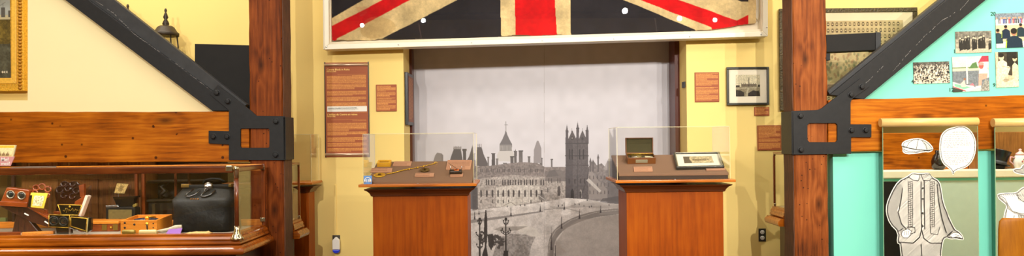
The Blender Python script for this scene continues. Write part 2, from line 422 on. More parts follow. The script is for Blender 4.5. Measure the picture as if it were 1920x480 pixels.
wallbox('trim_2', M['darkred'], nx1-.045,nx1,7.6,7.875,0,nz-.005)

# ------------------------------------------------------------ partitions under the braces
YP = 6.36
p = B().pxp([(-330,188),(52,188),(52,-60),(118,-12),(150,-4),(440,214),(440,232),(-330,232)], YP, .05)
structure(p.build('wall_partition_left', M['cream']))
p = B().pxp([(1572,222),(1586,196),(1830,-6),(1950,-104),(2240,-104),(2240,222)], YP, .05)
zf = WZ(1700,270,YP)
p.box(WX(1556,300,YP), WX(2240,300,YP), 6.30, YP+.05, 0, WZ(1700,284,YP))
structure(p.build('wall_partition_right', M['teal']))

# =====================================================================  TIMBER FRAME
YT = 6.25
def rough_post(name, x0, x1, side, label):
    y0, y1 = YT, YT+.22; r = random.Random(3 if side > 0 else 9)
    t = thing(name, label, 'post', ((x0+x1)/2, y0+.11, 0)); b = B(); rings = []; n = 60
    for i in range(n+1):
        z = ZC*i/n; j = lambda a=.0035: r.uniform(-a, a); c = .008 + r.uniform(0, .006)
        rings.append([Vector((x0+c, y0, z)), Vector((x1-c, y0, z)), Vector((x1+j(), y0+c, z)), Vector((x1+j(), y1-c, z)),
                      Vector((x1-c, y1, z)), Vector((x0+c, y1, z)), Vector((x0+j(), y1-c, z)), Vector((x0+j(), y0+c, z))])
    b.loft(rings, sm=False); b.build('timber', M['postwood'] if side > 0 else M['postwoodr'], t)
    # the hewn, darker side face
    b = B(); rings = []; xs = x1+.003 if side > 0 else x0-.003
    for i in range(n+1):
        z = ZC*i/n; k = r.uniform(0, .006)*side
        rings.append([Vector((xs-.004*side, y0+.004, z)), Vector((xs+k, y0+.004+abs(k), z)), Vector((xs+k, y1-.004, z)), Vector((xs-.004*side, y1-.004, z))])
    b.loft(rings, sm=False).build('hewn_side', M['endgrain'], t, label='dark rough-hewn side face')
    return t
pLx0, pLx1 = WX(468,240,YT), WX(531,240,YT)
pRx0, pRx1 = WX(1488,240,YT), WX(1552,240,YT)
rough_post('timber_post', pLx0, pLx1, 1, 'rough reddish timber post at the right end of the long glass display case')
rough_post('timber_post', pRx0, pRx1, -1, 'rough pitted timber post beside the turquoise wall')
def beam(label, pts, Y=YT, d=.11):
    # rough edged plank: jitter the long edges a little
    (xa,ya),(xb,yb),(xc,yc),(xd,yd) = pts; r = random.Random(5); n = 26; top = []; bot = []
    for i in range(n+1):
        k = i/n; top.append((xa+(xb-xa)*k, ya+(yb-ya)*k+r.uniform(-.5,.5))); bot.append((xc+(xd-xc)*k, yc+(yd-yc)*k+r.uniform(-.5,.5)))
    b = B().pxp(top+bot, Y, d)
    return tag(b.build('timber_beam', M['beamwood'], bevel=.006), label, 'beam')
beam('knotty honey-brown timber beam above the long glass display case', [(-330,210),(467,209.5),(467,303),(-330,307)])
beam('brown timber beam crossing the turquoise wall behind the hanging mirrors', [(1553,187.5),(2240,171),(2240,272),(1553,285)])

# ------------------------------------------------------------ diagonal braces
def brace(label, low, mid, up, name='diagonal_brace'):
    (a,b_),(c,d),(e,f) = low, mid, up
    cen = W((a[0]+b_[0])/2, (a[1]+b_[1])/2, YT)
    t = thing(name, label, 'brace', cen)
    B().pxp([a, b_, d, c], YT, .105).build('front_timber', M['iron'], t, bevel=.004)
    B().pxp([c, d, f, e], YT+.035, .068).build('back_timber', M['ironlt'], t, bevel=.004)
    return t
bl = brace('dark grey diagonal brace rising to the left above the cream panel',
      ((-180,-228),(398,208)), ((-180,-255),(449,208)), ((-180,-312),(463,196)))
br = brace('dark grey diagonal brace rising to the right above the turquoise panel',
      ((2050,-165),(1620,186.5)), ((2050,-225),(1556,178)), ((2050,-236),(1552,171)))
def crack(parent, pts, seed):
    r = random.Random(seed); b = B()
    for (xa,ya),(xb,yb) in zip(pts[:-1], pts[1:]):
        n = 9
        for i in range(n):
            if r.random() < .15: continue
            k0, k1 = i/n, (i+r.uniform(.5,1))/n
            jy = r.uniform(-.8,.8); p0 = (xa+(xb-xa)*k0, ya+(yb-ya)*k0+jy); p1 = (xa+(xb-xa)*k1, ya+(yb-ya)*k1+jy+r.uniform(-.5,.5))
            h = r.uniform(.15,.5)
            b.pxp([(p0[0],p0[1]), (p1[0],p1[1]-h), (p1[0],p1[1]+h*.3), (p0[0],p0[1]+h)], YT-.001, .002)
    o = b.build('paint_chips', M['scratch'], parent, label='pale chipped paint along a crack'); o['kind'] = 'stuff'
crack(bl, [(150,-20),(215,27),(250,62),(300,98),(352,136),(392,166)], 1)
crack(br, [(1622,158),(1656,124)], 2); crack(br, [(1674,134),(1700,103),(1740,62),(1765,40),(1800,18),(1830,-14)], 4)

# ------------------------------------------------------------ iron brackets
def plate(name, outer, hole, bolts, flange, label, parent_loc):
    t = thing(name, label, 'bracket', parent_loc)
    # plate with window: ring faces made by bridging through bmesh triangle fill
    def loop(P, Y): return [W(x, y, Y) for x, y in P]
    me = bpy.data.meshes.new('plate'); bm = bmesh.new(); Yf, Yb = YT-.016, YT-.002
    vo = [bm.verts.new(p) for p in loop(outer, Yf)]; vh = [bm.verts.new(p) for p in loop(hole, Yf)]
    es = [bm.edges.new((v[i], v[(i+1) % len(v)])) for v in (vo, vh) for i in range(len(v))]
    bmesh.ops.triangle_fill(bm, edges=es, use_beauty=True, use_dissolve=False)
    fs = list(bm.faces); r = bmesh.ops.extrude_face_region(bm, geom=fs)
    bmesh.ops.translate(bm, vec=(0, Yb-Yf, 0), verts=[v for v in r['geom'] if isinstance(v, bmesh.types.BMVert)])
    bmesh.ops.recalc_face_normals(bm, faces=bm.faces)
    bmesh.ops.translate(bm, vec=-Vector(parent_loc), verts=bm.verts)
    bm.to_mesh(me); bm.free(); me.materials.append(M['iron'])
    o = bpy.data.objects.new('plate', me); C.objects.link(o); o.parent = t; o['_o'] = list(parent_loc)
    bv = o.modifiers.new('bevel', 'BEVEL'); bv.width = .0015; bv.limit_method = 'ANGLE'
    B().box(*flange).build('side_plate', M['iron'], t, bevel=.003)
    for x, y in bolts:
        c = W(x, y, Yf); b = B(); R = .021
        b.lathe([(R*1.15, -.002), (R*1.15, -.005), (R*.98, -.006)], c, 'Y', 20)
        b.lathe([(R*.95, -.006), (R*.95, -.016), (R*.8, -.02), (0, -.021)], c, 'Y', 6)
        for k in range(len(b.smooth)): b.smooth[k] = False
        b.build('bolt', M['iron'], t, origin=c)
    return t
zt, zb = WZ(540,219,YT), WZ(540,300,YT)
plate('timber_bracket', [(393,177),(408,159),(470,207),(481,217),(534,218),(534,300.5),(429,300),(429,271),(391,269),(391,245),(429,246),(429,207)],
      [(451,242),(453,241),(503,241),(505,243),(505,275),(503,277),(453,277),(451,275)],
      [(407,174),(427.6,190),(517.6,227.5),(517,290),(400.6,256),(426,256)],
      (pLx1+.006, pLx1+.022, YT-.016, YT+.225, zb, zt), 'black bolted iron bracket around the left post, joining brace and beam', W(480,260,YT))
zt, zb = WZ(1480,208.5,YT), WZ(1480,289.5,YT)
plate('timber_bracket', [(1486,208),(1527,206.5),(1535,205.5),(1541,203),(1547,198),(1613,147),(1631,162),(1600,184),(1597,187),(1595,192),(1595,233),(1634,233),(1634,257.5),(1596,257.5),(1596,288.5),(1486,290)],
      [(1514,235),(1518,231),(1567,231),(1570,234),(1570,263),(1567,266.5),(1518,266.5),(1514,262)],
      [(1500.7,217),(1501.7,280.7),(1596.5,244.3),(1623,244),(1595.7,177.7),(1615.7,162.7)],
      (pRx0-.022, pRx0-.006, YT-.016, YT+.225, zb, zt), 'black bolted iron bracket around the right post, joining brace and beam', W(1540,250,YT))

# black board and black arm fixed behind the braces
Y = 6.465
o = B().pxp([(365,82),(476,85),(476,215),(365,215)], Y, .05).build('black_board', M['blackbd'], bevel=.003)
tag(o, 'plain black rectangular board standing behind the left brace and against the post', 'board')
t = thing('box_bracket', 'black box-shaped metal bracket reaching right from the right-hand post', 'bracket', W(1600,85,Y))
B().pxp([(1549,65),(1642,61),(1642,94),(1549,98)], Y, .12).build('box_beam', M['blackbd'], t, bevel=.004)
B().pxp([(1642,60),(1652,60.5),(1652,95),(1642,95)], Y-.006, .135).build('end_cap', M['ironlt'], t, bevel=.003)
B().pxp([(1549,100),(1557,100),(1557,113),(1549,113)], Y, .05).build('stop_block', M['iron'], t, bevel=.003)

# =====================================================================  MURAL
P = Paint(774, 56, 1269, 548, 1.7, (196,193,199))
P.noise(.02, 14, 4)
P.rect(700,0,1400,120,(150,140,142),.10);  # shade below the flag box, painted into the top of the print
g = (128,122,122)
# hazy far roofs
P.poly([(812,303),(816,291),(820,286),(829,288),(830,303)],(128,122,120)); P.rect(827,290,831,303,(120,114,112))
P.poly([(843,302),(847,290),(851,279),(864,279),(868,303)],(84,82,86)); P.rect(850,275,865,280,(120,116,116),.6)
P.rect(868,281,874,304,(84,80,82)); P.rect(867,279,875,283,(84,80,82))
P.poly([(874,304),(880,292),(886,272),(890,304)],(90,86,88))
for x in (851,855,859,864): P.line([(x,274),(x,280)],.8,(110,106,106))
# library
P.poly([(931,302),(932,290),(937,281),(960,281),(965,292),(967,303)],(186,182,180))
P.poly([(937,270),(960,270),(960,283),(937,283)],(128,124,124))
for i in range(6): P.rect(938.5+i*3.8,273,940+i*3.8,282,(158,154,152))
P.poly([(948.5,243),(951,252),(956,263),(960.5,271),(936.5,271),(941,263),(946,252)],(108,104,106))
P.line([(948.7,228),(948.9,246)],1,(130,126,126)); P.line([(946,234),(952,234)],1,(130,126,126))
# dark mansard at the left, chimneys
P.poly([(888,311),(893,300),(894.5,276),(903,276),(907,290),(913,303),(917,312)],(92,86,86))
for x in (896,899,902): P.line([(x,270),(x,277)],.9,(110,104,104))
for x0,x1,y0,c in ((914,917,294,120),(922,928,287,84),(930,934,297,120),(944,950,305,120),(957,963,293,92),(964,969,283,96),(973,980,282,100),(990,994,293,108),(1012,1017,296,104),(1033,1036,298,104)):
    P.rect(x0,y0,x1,322,(c,c-5,c-5)); P.rect(x0-.8,y0,x1+.8,y0+2.2,(c-12,c-16,c-16))
P.poly([(965,285),(966.5,279),(968,285)],(100,95,95)); P.poly([(972,306),(976,292),(981,306)],(110,104,104))
P.poly([(1000.5,306),(1001,281),(1006,266),(1007,264),(1009.5,264),(1011,267),(1015,278),(1015.5,306)],(138,132,134))
# building body
body = [(886,312),(917,311),(940,308),(965,305),(985,304),(1008,306),(1022,313),(1050,313),(1062,313),(1062,372),(1030,378),(985,385),(960,387),(920,392),(886,396)]
P.poly(body,(124,115,113)); P.noise(.16,2.2,8,body)
low = [(893,336),(960,328),(1022,331),(1062,336),(1062,372),(1030,378),(985,385),(960,387),(920,392),(893,396)]
P.poly(low,(168,160,155),.75); P.noise(.14,2.0,12,low)
P.poly([(930,352),(970,345),(1012,345),(1012,376),(960,386),(930,388)],(214,208,200),.55); P.noise(.1,2,15,low)
P.poly([(1022,322),(1050,318),(1062,325),(1062,340),(1022,340)],(110,103,102),.8)
P.poly([(1024,332),(1030,320),(1040,318),(1048,330)],(96,90,90),.7)
P.rect(884,300,894,396,(105,100,98),.6); P.rect(882,352,896,392,(70,66,68),.75)
for y in (313.5,330.5,347,364): P.line([(886,y+2),(960,y-.5),(1022,y+.5)],.7,(100,94,92),.6)
def win(x,y,w,h,c=(66,60,60)):
    P.rect(x-w/2,y,x+w/2,y+h,c,.9); P.poly([(x-w/2,y),(x,y-w*.9),(x+w/2,y)],c,.9)
r = random.Random(2)
x = 901
while x < 1020:
    win(x,317,1.7,6,(88,82,82)); win(x+3.2,317,1.7,6,(88,82,82))
    if r.random()<.92: win(x,338,2.3,9)
    if r.random()<.9: win(x+4.3,338,2.3,9)
    if r.random()<.85: win(x+1,358,3.2,11)
    if r.random()<.6: win(x+1,376,2.4,5,(84,78,76))
    P.line([(x+7.2,330),(x+7.2,386)],.9,(150,142,138),.7)
    x += 10.2+r.uniform(-1,1)
for x in (1029,1034,1046,1050): win(x,335,1.8,8,(84,78,78))
win(1048,352,5,15,(78,72,72)); win(1027,353,2,8,(100,94,94))
P.poly([(1009,364),(1021,366),(1022,376),(1010,374)],(110,104,102),.8); P.line([(1010,366),(1021,374)],1.2,(180,174,170))
P.poly([(942,386),(958,377),(966,380),(968,387)],(190,184,176)); P.line([(944,386),(958,379),(968,386)],1,(120,112,108))
# right wing
wing = [(1100,318),(1112,300),(1119,310),(1128,306),(1138,316),(1150,308),(1155,302),(1270,300),(1270,384),(1100,376)]
P.poly(wing,(122,115,115)); P.noise(.12,2.4,21,wing)
P.poly([(1100,332),(1108,318),(1120,336),(1140,356),(1150,372),(1100,374)],(142,134,132),.8)
for x,y in ((1107,303),(1112,306),(1121.5,296)):
    P.rect(x-1.6,y,x+1.6,322,(98,92,94)); P.poly([(x-2.4,y+1),(x,y-8),(x+2.4,y+1)],(98,92,94))
P.poly([(1131,318),(1141,297),(1150,300),(1152,320)],(150,144,144),.9)
P.rect(1139,302,1170,384,(104,99,101),.75); P.rect(1147,296,1165,304,(100,95,97),.8)
for i in range(6):
    for j in range(3): win(1106+i*7,330+j*14,1.6,6,(86,80,82))
P.poly([(1120,384),(1130,372),(1170,366),(1170,388)],(80,76,78),.6)
# tower
tw = [(1060.5,262),(1102.5,262),(1103,306),(1103.5,374),(1060,374),(1060.5,306)]
P.poly(tw,(92,86,88)); P.noise(.09,2,31,tw)
P.rect(1060.5,262,1074,374,(76,71,74),.55); P.rect(1059.5,291,1104,293,(72,67,70)); P.rect(1059.5,268,1104,269.5,(70,66,68)); P.rect(1060,309,1104,310.5,(76,70,72))
for x,y,b in ((1063,233,262),(1083,228,258),(1101,233,262),(1072,240,260),(1092,240,260)):
    w = 2.6 if b > 260 or b == 258 else 1.6
    P.rect(x-w,y+12,x+w,b+6,(84,78,82)); P.poly([(x-w*.9,y+13),(x,y),(x+w*.9,y+13)],(92,86,90)); P.rect(x-w*1.2,y+11.5,x+w*1.2,y+13,(70,66,68))
P.poly([(1064,264),(1073,244),(1082,264)],(88,82,84)); P.poly([(1084,264),(1092,244),(1101,264)],(88,82,84))
P.ell(1073,259,3.2,3.4,(66,62,64)); P.ell(1073,259,1.6,1.8,(120,114,114)); P.ell(1092,260,2.2,3,(70,66,68))
for x in (1068,1073,1087,1094): win(x,281,2.4,18,(58,54,56))
for x in (1067,1078,1089,1096): win(x,336,1.8,8,(60,56,58))
win(1073,358,5.5,14,(48,44,46)); win(1089,358,4,13,(150,144,142)); win(1088.4,360,2.2,11,(52,48,50))
P.line([(1083,262),(1083,372)],1.4,(72,68,70),.7)
P.line([(1088,372),(1101,335),(1104,315)],2.2,(70,65,68),.55)
P.poly([(1099,338),(1104,334),(1128,358),(1124,361)],(196,190,186),.75)
# ground
gr = [(770,398),(886,395),(920,391),(960,386),(985,384),(1030,377),(1062,371),(1104,374),(1140,381),(1270,388),(1270,600),(770,600)]
P.poly(gr,(198,191,188)); P.noise(.07,7,41,gr); P.noise(.06,1.8,42,gr); P.noise(.05,22,43,gr)
P.poly([(1104,374),(1140,381),(1270,388),(1270,398),(1150,392),(1095,388),(1050,392)],(150,143,140),.55)
def road(pts,w0,w1,c,a):
    n=len(pts)
    for i in range(n-1): P.line([pts[i],pts[i+1]],w0+(w1-w0)*i/(n-1),c,a)
P.poly([(770,428),(886,412),(945,405),(1018,395),(1018,397.5),(945,409),(886,418),(770,436)],(132,126,124),.9)
P.poly([(770,404),(886,400),(925,394),(925,396),(886,404),(770,409)],(165,158,154),.8)
cr = [(1166,391),(1140,392),(1115,396),(1090,402),(1068,411),(1050,421),(1036,434),(1029,450),(1027,470),(1027,600),(1038,600),(1038,470),(1040,452),(1050,438),(1063,427),(1082,418),(1104,410),(1130,405),(1168,401)]
P.poly(smoothp(cr,2),(126,119,116),.85); P.line([(1166,393),(1115,398.5),(1070,413),(1042,432),(1031,452),(1029,480)],.8,(190,184,178),.8)
P.line([(1032,388),(1060,390),(1090,398)],2.2,(150,144,140),.6); P.line([(1020,393),(1058,390)],1.2,(120,114,112),.7)
P.poly([(1085,412),(1104,410),(1168,401),(1270,400),(1270,600),(1039,600),(1042,455),(1060,428)],(158,148,142),.55)
pd = [(940,444),(958,438),(986,440),(1004,444),(996,462),(990,490),(996,600),(930,600),(924,480),(930,460)]
P.poly(pd,(120,114,112),.6); P.noise(.15,2.5,45,pd)
for k in range(26):
    x=r.uniform(885,1020); y=r.uniform(425,479); P.line([(x,y),(x+r.uniform(6,26),y-r.uniform(0,6))],.7,(140,134,130),.35)
P.poly([(980,420),(1004,428),(1016,445),(996,444),(970,432)],(214,208,200),.5)
P.poly([(926,430),(940,425),(990,424),(970,432),(938,434)],(150,143,138),.8)
# foreground lamp posts, wheel with foliage
dk=(58,52,50)
P.poly([(910,394),(912,394),(913.5,410),(914,440),(912,462),(915,480),(916,600),(903,600),(904,478),(909,462),(907,440),(908,410)],dk)
for k in range(60):
    a=r.uniform(0,6.3); rr=r.random()**.5; P.ell(932+14*rr*math.cos(a),453+12*rr*math.sin(a),r.uniform(1.5,3.4),r.uniform(1.5,3.2),(74,68,66),.85,8)
for k in range(26):
    a=r.uniform(0,6.3); rr=r.random()**.5; P.ell(906+8*rr*math.cos(a),446+12*rr*math.sin(a),r.uniform(1.5,3),r.uniform(1.5,3),(66,60,58),.9,8)
P.poly([(914,440),(924,438),(926,456),(921,470),(916,460)],(60,54,52),.95)
def lampost(x,y,h,arms):
    P.poly([(x-1,y),(x+1,y),(x+1.6,y+h),(x+4,600),(x-4,600),(x-1.6,y+h)],dk); P.ell(x,y,2.6,3.2,dk)
    for ay,aw in arms:
        for sgn in (-1,1):
            P.line([(x,ay+5),(x+sgn*aw,ay)],1.4,dk); P.line([(x+sgn*aw,ay),(x+sgn*aw*1.15,ay-4)],1.3,dk); P.ell(x+sgn*aw*1.1,ay-4,1.5,1.8,dk,1,8)
            P.ell(x+sgn*aw*.6,ay+1,1.4,1.4,dk,1,8)
lampost(948.5,411,60,((418,4),(436,8),(433,6)))
P.poly([(944,470),(953,470),(956,600),(941,600)],dk)
lampost(899.5,411,50,((418,3),(440,6),(462,5)))
for x,y,h in ((890,396,16),(898,395,7),(958,389,16),(1013,383,14),(1058,379,14),(1086.5,392,18),(1126,385,14),(1053,405,24),(1034,425,44),(1041,460,30)):
    P.poly([(x-.4,y),(x+.4,y),(x+.7,y+h*.55),(x+1.8,y+h),(x-1.8,y+h),(x-.7,y+h*.55)],(74,68,70))
for x,y in ((1047,386),(1054,385),(1078,383),(1086,383),(1095,386),(1105,388),(1109,387),(1101,375),(1142,384),(951,387),(976,385),(984,385)):
    P.ell(x,y,.9,2.2,(60,56,58),.9,8)
P.line([(1020.3,0),(1020.3,600)],.8,(150,144,144),.55)
t = thing('photo_mural', 'floor-to-ceiling grey photographic mural of snowbound parliament buildings in the wall niche', 'mural', (0,YM,0.0))
P.build('print', M['print'], plane_at(YM-.012), t)
b = B().box(nx0+.003, nx1-.003, YM-.008, YM+.028, 0, nz-.005); b.build('backing_panel', M['backing'], t)

# =====================================================================  FLAG IN ITS SHADOW BOX
YF = 7.12
tl = .0195   # the box hangs slightly askew
ang = -.0
NAVY=(38,35,38); RED=(196,18,22); CRM=(202,178,128)
cx, cy = 1017, -135
P = Paint(608, -362, 1430, 86, 1.0, NAVY, raw=True)
def mir(p): return (2*cx-p[0], 2*cy-p[1])
def dm(pts, c):   # draw on the lower half and rotated on the upper half
    P.poly(pts, c); P.poly([mir(p) for p in pts], c)
kL = .516
# lower-left arm, boundaries extrapolated towards the centre
dm([(621,36),(683,0),(960,-150),(1000,-150),(718,0),(623,51)], CRM)
dm([(622,50),(718,0),(980,-138),(1017,-138),(771,0),(633,73),(630,90),(622,90)], RED)
dm([(633,73),(771,0),(1017,-130),(1017,-84),(858,0),(719,72),(700,90),(625,90)], CRM)
# lower-right arm
dm([(1017,-76),(1169,0),(1302,56),(1330,90),(1360,90),(1342,54),(1333,52),(1199,0),(1017,-90)], CRM)
dm([(1017,-92),(1199,0),(1333,52),(1343,90),(1403,90),(1403,28),(1381,39),(1272,0),(1060,-96),(1017,-118)], RED)
dm([(1060,-96),(1272,0),(1381,39),(1403,28),(1403,4),(1388,3),(1380,0),(1140,-110),(1090,-120)], CRM)
# cross of St George with its fimbriation
P.rect(608,-206,1420,-66,CRM); P.rect(608,-180,1420,-92,RED)
P.poly([(938,-400),(1068,-400),(1070,63),(1072,100),(941,100),(942,69)],CRM)
P.poly([(938,0),(938,-400),(1068,-400),(1068,0),(1070,63),(1072,100),(941,100)],CRM)
P.poly([(965,-400),(1040,-400),(1040,0),(1044,62),(1046,100),(965,100),(967,62),(965,0)],RED)
P.rect(1403,-400,1440,100,(198,170,118))
# stains, weave and folds of the cloth itself
P.noise(.10,26,51); P.noise(.05,5,52); P.noise(.05,1.3,53)
st=[(690,30),(730,34),(748,52),(722,70),(690,74),(672,60)]
P.poly(smoothp(st,2),(170,130,70),.28); P.poly([(668,14),(690,12),(688,26),(676,32)],(170,100,70),.2)
P.line([(785,44),(791,74)],.9,(110,84,78),.7); P.line([(1227,35),(1232,63)],.8,(110,100,96),.5)
P.line([(1382,39),(1382,60)],.7,(120,20,20),.6)
out = [(617,-360),(616,-100),(618,0),(620,30),(622,55),(623.5,76),(628,77.5),(640,75.5),(655,76.5),(672,75.5),(690,77),(706,75),(712,73),(735,74.5),(780,74),(830,73.5),(880,72),(905,72.5),(930,71),(942,68.5),(946,68.8),(965,66.5),(972,66.2),(1005,67.5),(1046,65.8),(1073,66.5),(1120,67),(1165,66.5),(1200,67),(1235,66),(1252,63),(1275,60.5),(1303,58.5),(1311,57.5),(1325,57.5),(1343,55),(1372,51),(1385,48),(1402,46),(1416,44.5),(1417,20),(1418,0),(1419,-100),(1417,-360)]
m, sl = P.mask(out); keep = np.zeros((P.h, P.w), bool); keep[sl] = m
t = thing('framed_flag', 'large worn red, white and blue crossed flag in a glazed white box', 'flag', W(1020,60,YF+.1))
base = plane_at(YF+.075)
def cloth(x, y):
    # raw photo pixels -> unrolled
    u = x-960; v = HY-y; X = (u*cs+v*sn)*(YF+.075)/F; Z = EYE+(-u*sn+v*cs)*(YF+.075)/F
    rip = .006*np.sin(x*.055+np.sin(y*.03)*2)+.004*np.sin(x*.13+y*.05)+.003*np.sin(y*.11-x*.02)
    return X, YF+.06+rip, Z
P.build('cloth', M['cloth'], cloth, t, keep=keep)
B().tube([W(1417,0,YF+.06)+Vector(p) for p in ((0,0,.2),(.012,0,.16),(.03,0,.1),(.035,0,0),(.033,0,-.12),(.024,0,-.175),(.012,0,-.185),(0,0,-.16))], .004, 6).build('hoist_rope', plain('rope', rgb(205,186,140), .8), t)
FR = [(602,-372),(1440,-398),(1440,68),(606,93)]      # outer corners (front plane)
FI = [(613,-362),(1431,-388),(1431,59),(617,83)]
B().pxp([(605,-370),(1437,-396),(1437,65),(609,90)], YF+.10, .02).build('backing_board', M['backing'], t)
for i in range(4):
    j = (i+1) % 4
    b = B().pxp([FR[i], FR[j], FI[j], FI[i]], YF, .16); b.build('frame_rail', M['frame_white'], t, bevel=.004)
FJ = inset(FI, 6)
for i in range(4):
    j = (i+1) % 4
    B().pxp([FI[i], FI[j], FJ[j], FJ[i]], YF+.03, .07).build('inner_fillet', M['backing'], t, bevel=.002)
B().pxp(FI, YF+.012, .004).build('glazing', M['fglass'], t)
for x,y in ((612,88.5),(747,84.8),(884,81),(1017,77),(1151,73.4),(1293,69.5),(1427,65.5),(1438,52)):
    c = W(x, y-1, YF); B().lathe([(.007,0),(.007,-.002),(.004,-.0035),(0,-.0035)], c, 'Y', 10).build('screw', M['steel'], t, origin=c)

# =====================================================================  WALL TEXTS AND PICTURES
TXT=(232,164,84)
YA = YW-.012
def plaque(name, x0,y0,x1,y1, sc, label, paint, slope=-.022, group=None, cat='sign', th=.014, Y=None):
    # x0..: photo pixels of a panel; verticals plumb
    Yp = Y or YA
    t = thing(name, label, cat, W((x0+x1)/2, y1, Yp)); 
    if group: t['group'] = group
    c = [T(x0,y0), T(x1,y0+slope*0), T(x1,y1), T(x0,y1)]
    X0=(c[0][0]+c[3][0])/2; X1=(c[1][0]+c[2][0])/2; Y0=(c[0][1]+c[1][1])/2; Y1=(c[2][1]+c[3][1])/2
    k=Yp/F
    B().box((X0-960)*k,(X1-960)*k,Yp,Yp+th,EYE+(HY-Y1)*k,EYE+(HY-Y0)*k).build('panel', M['brown'], t, bevel=.0015)
    P = Paint(X0+.4,Y0+.4,X1-.4,Y1-.4,sc,(160,86,50),raw=True); P.R=(X0,Y0,X1,Y1)
    paint(P, X0, Y0, X1, Y1)
    P.build('printed_face', M['print'], plane_at(Yp-.0012), t)
    return t
def pbig(P,x0,y0,x1,y1):
    P.rect(x0+4,y0+26,x1-4,y0+27,TXT,0)
    P.textlines(x0+25,y0+22,x1-5,y0+24,1.6,TXT,.7,last=1); P.textlines(x0+52,y0+24,x1-5,y0+25.4,1.6,TXT,.7,last=1)
    for a,b_,l,s in ((28,42,1,1),(43,53,.7,2),(56.5,66,.65,3),(67.5,76,.8,4),(78,94,.6,5)): P.textlines(x0+5,y0+a-3,x1-5,y0+b_-3,1.75,TXT,.9,.66,l,s)
    P.rect(x0+5,y0+81+1,x1-4,y0+92,(240,238,226))
    P.textlines(x0+7,y0+87,x1-20,y0+91,1.8,(120,120,120),.5,.5,.9,6)
    P.textlines(x0+50,y0+93.5,x1-4,y0+95,1.5,TXT,.6,last=1)
    P.textlines(x0+12,y0+107,x1-5,y0+109,1.6,TXT,.7,last=1); P.textlines(x0+52,y0+109,x1-5,y0+110.4,1.6,TXT,.7,last=1)
    for a,b_,l,s in ((116,131,.55,11),(132.5,140,.5,12),(143,151,.7,13),(153.5,161,.85,14),(163,170,.6,15)): P.textlines(x0+5,y0+a-2.5,x1-5,y0+b_-2,1.75,TXT,.9,.66,l,s)
t = plaque('text_panel', 608.5,117,692,294, 3.2, 'tall narrow brown text panel with gold lettering between two metal rods', pbig)
t.name = 'tall_text_panel'
c = Vector(t['_o']); k = YA/F
zt_ = WZ(650,117,YA); zb_ = WZ(650,294,YA); xa, xb = WX(610.5,200,YA)-.004, WX(690,200,YA)+.006
for z in (zt_-.022, zb_+.022):
    B().tube([(xa, YA-.006, z), (xb, YA-.006, z)], .012, 12).build('rod', M['rod'], t)
for x in (xa, xb): B().box(x-.004,x+.004,YA-.004,YA+.012,zb_-.004,zt_+.004).build('side_edge', M['black'], t, bevel=.001)
h = WZ(612,132.2,YA); x = WX(612.6,130,YA)
text('heading', 'Centre Block in Ruins', (x, YA-.0022, h), .0235, M['gildtxt'], t)
text('subheading', 'February 1916', (x, YA-.0022, h-.015), .0145, M['gildtxt'], t)
h = WZ(614,216.5,YA)
text('heading', "L'\u00e9difice du Centre en ruines", (x, YA-.0022, h), .0235, M['gildtxt'], t)
text('subheading', 'F\u00e9vrier 1916', (x, YA-.0022, h-.015), .0145, M['gildtxt'], t)
text('clipping_headline', "CANADA'S PARLIAMENT BUILDINGS DESTROYED", (WX(615,200,YA), YA-.0022, WZ(614,203.6,YA)), .0118, plain('grey_print', rgb(110,112,112), .6), t)
def psm(rows):
    def f(P,x0,y0,x1,y1):
        h = y1-y0
        for a,b_,l,s in rows: P.textlines(x0+1.8,y0+a*h,x1-1.8,y0+b_*h,1.6,TXT,.9,.62,l,s)
    return f
two = psm(((.04,.1,.75,1),(.1,.27,.5,2),(.28,.46,.7,3),(.5,.57,.8,4),(.58,.76,.6,5),(.78,.97,.7,6)))
plaque('text_plaque', 705,158.5,743.5,208.5, 3.2, 'small brown text plaque on the yellow wall left of the mural niche', two)
plaque('text_plaque', 1303,135.5,1348.5,191, 3, 'brown text plaque left of the small black-framed photograph', two)
plaque('text_plaque', 1414.5,200.5,1442.5,217, 3, 'tiny brown caption plaque directly under the black-framed photograph', psm(((.06,.42,.7,1),(.5,.94,.5,2))))
plaque('text_plaque', 1420.5,235,1465,282, 3, 'brown text plaque low on the wall beside the right-hand post', psm(((.04,.3,.8,1),(.32,.5,.5,2),(.53,.68,.9,4),(.7,.95,.6,5))))
# plaque on the reveal of the niche
xr = nx0; ya, yb = 7.36, 7.78
z1, z0 = WZ(760,135,7.36), WZ(760,234,7.36)
t = thing('reveal_text_panel', 'narrow dark-edged brown panel mounted on the side wall of the mural niche', 'sign', (xr, (ya+yb)/2, z0))
B().box(xr+.001, xr+.03, ya, yb, z0, z1).build('frame', M['black'], t, bevel=.003)
P = Paint(0,0,84,200,1.6,(140,84,62),raw=True); P.textlines(8,10,76,190,6,TXT,.6,.4,.7,9)
P.build('printed_face', M['print'], lambda x,y: (np.full_like(x,xr+.032), ya+.03+x/84*(yb-ya-.06), z1-.03-y/200*(z1-z0-.06)), t)

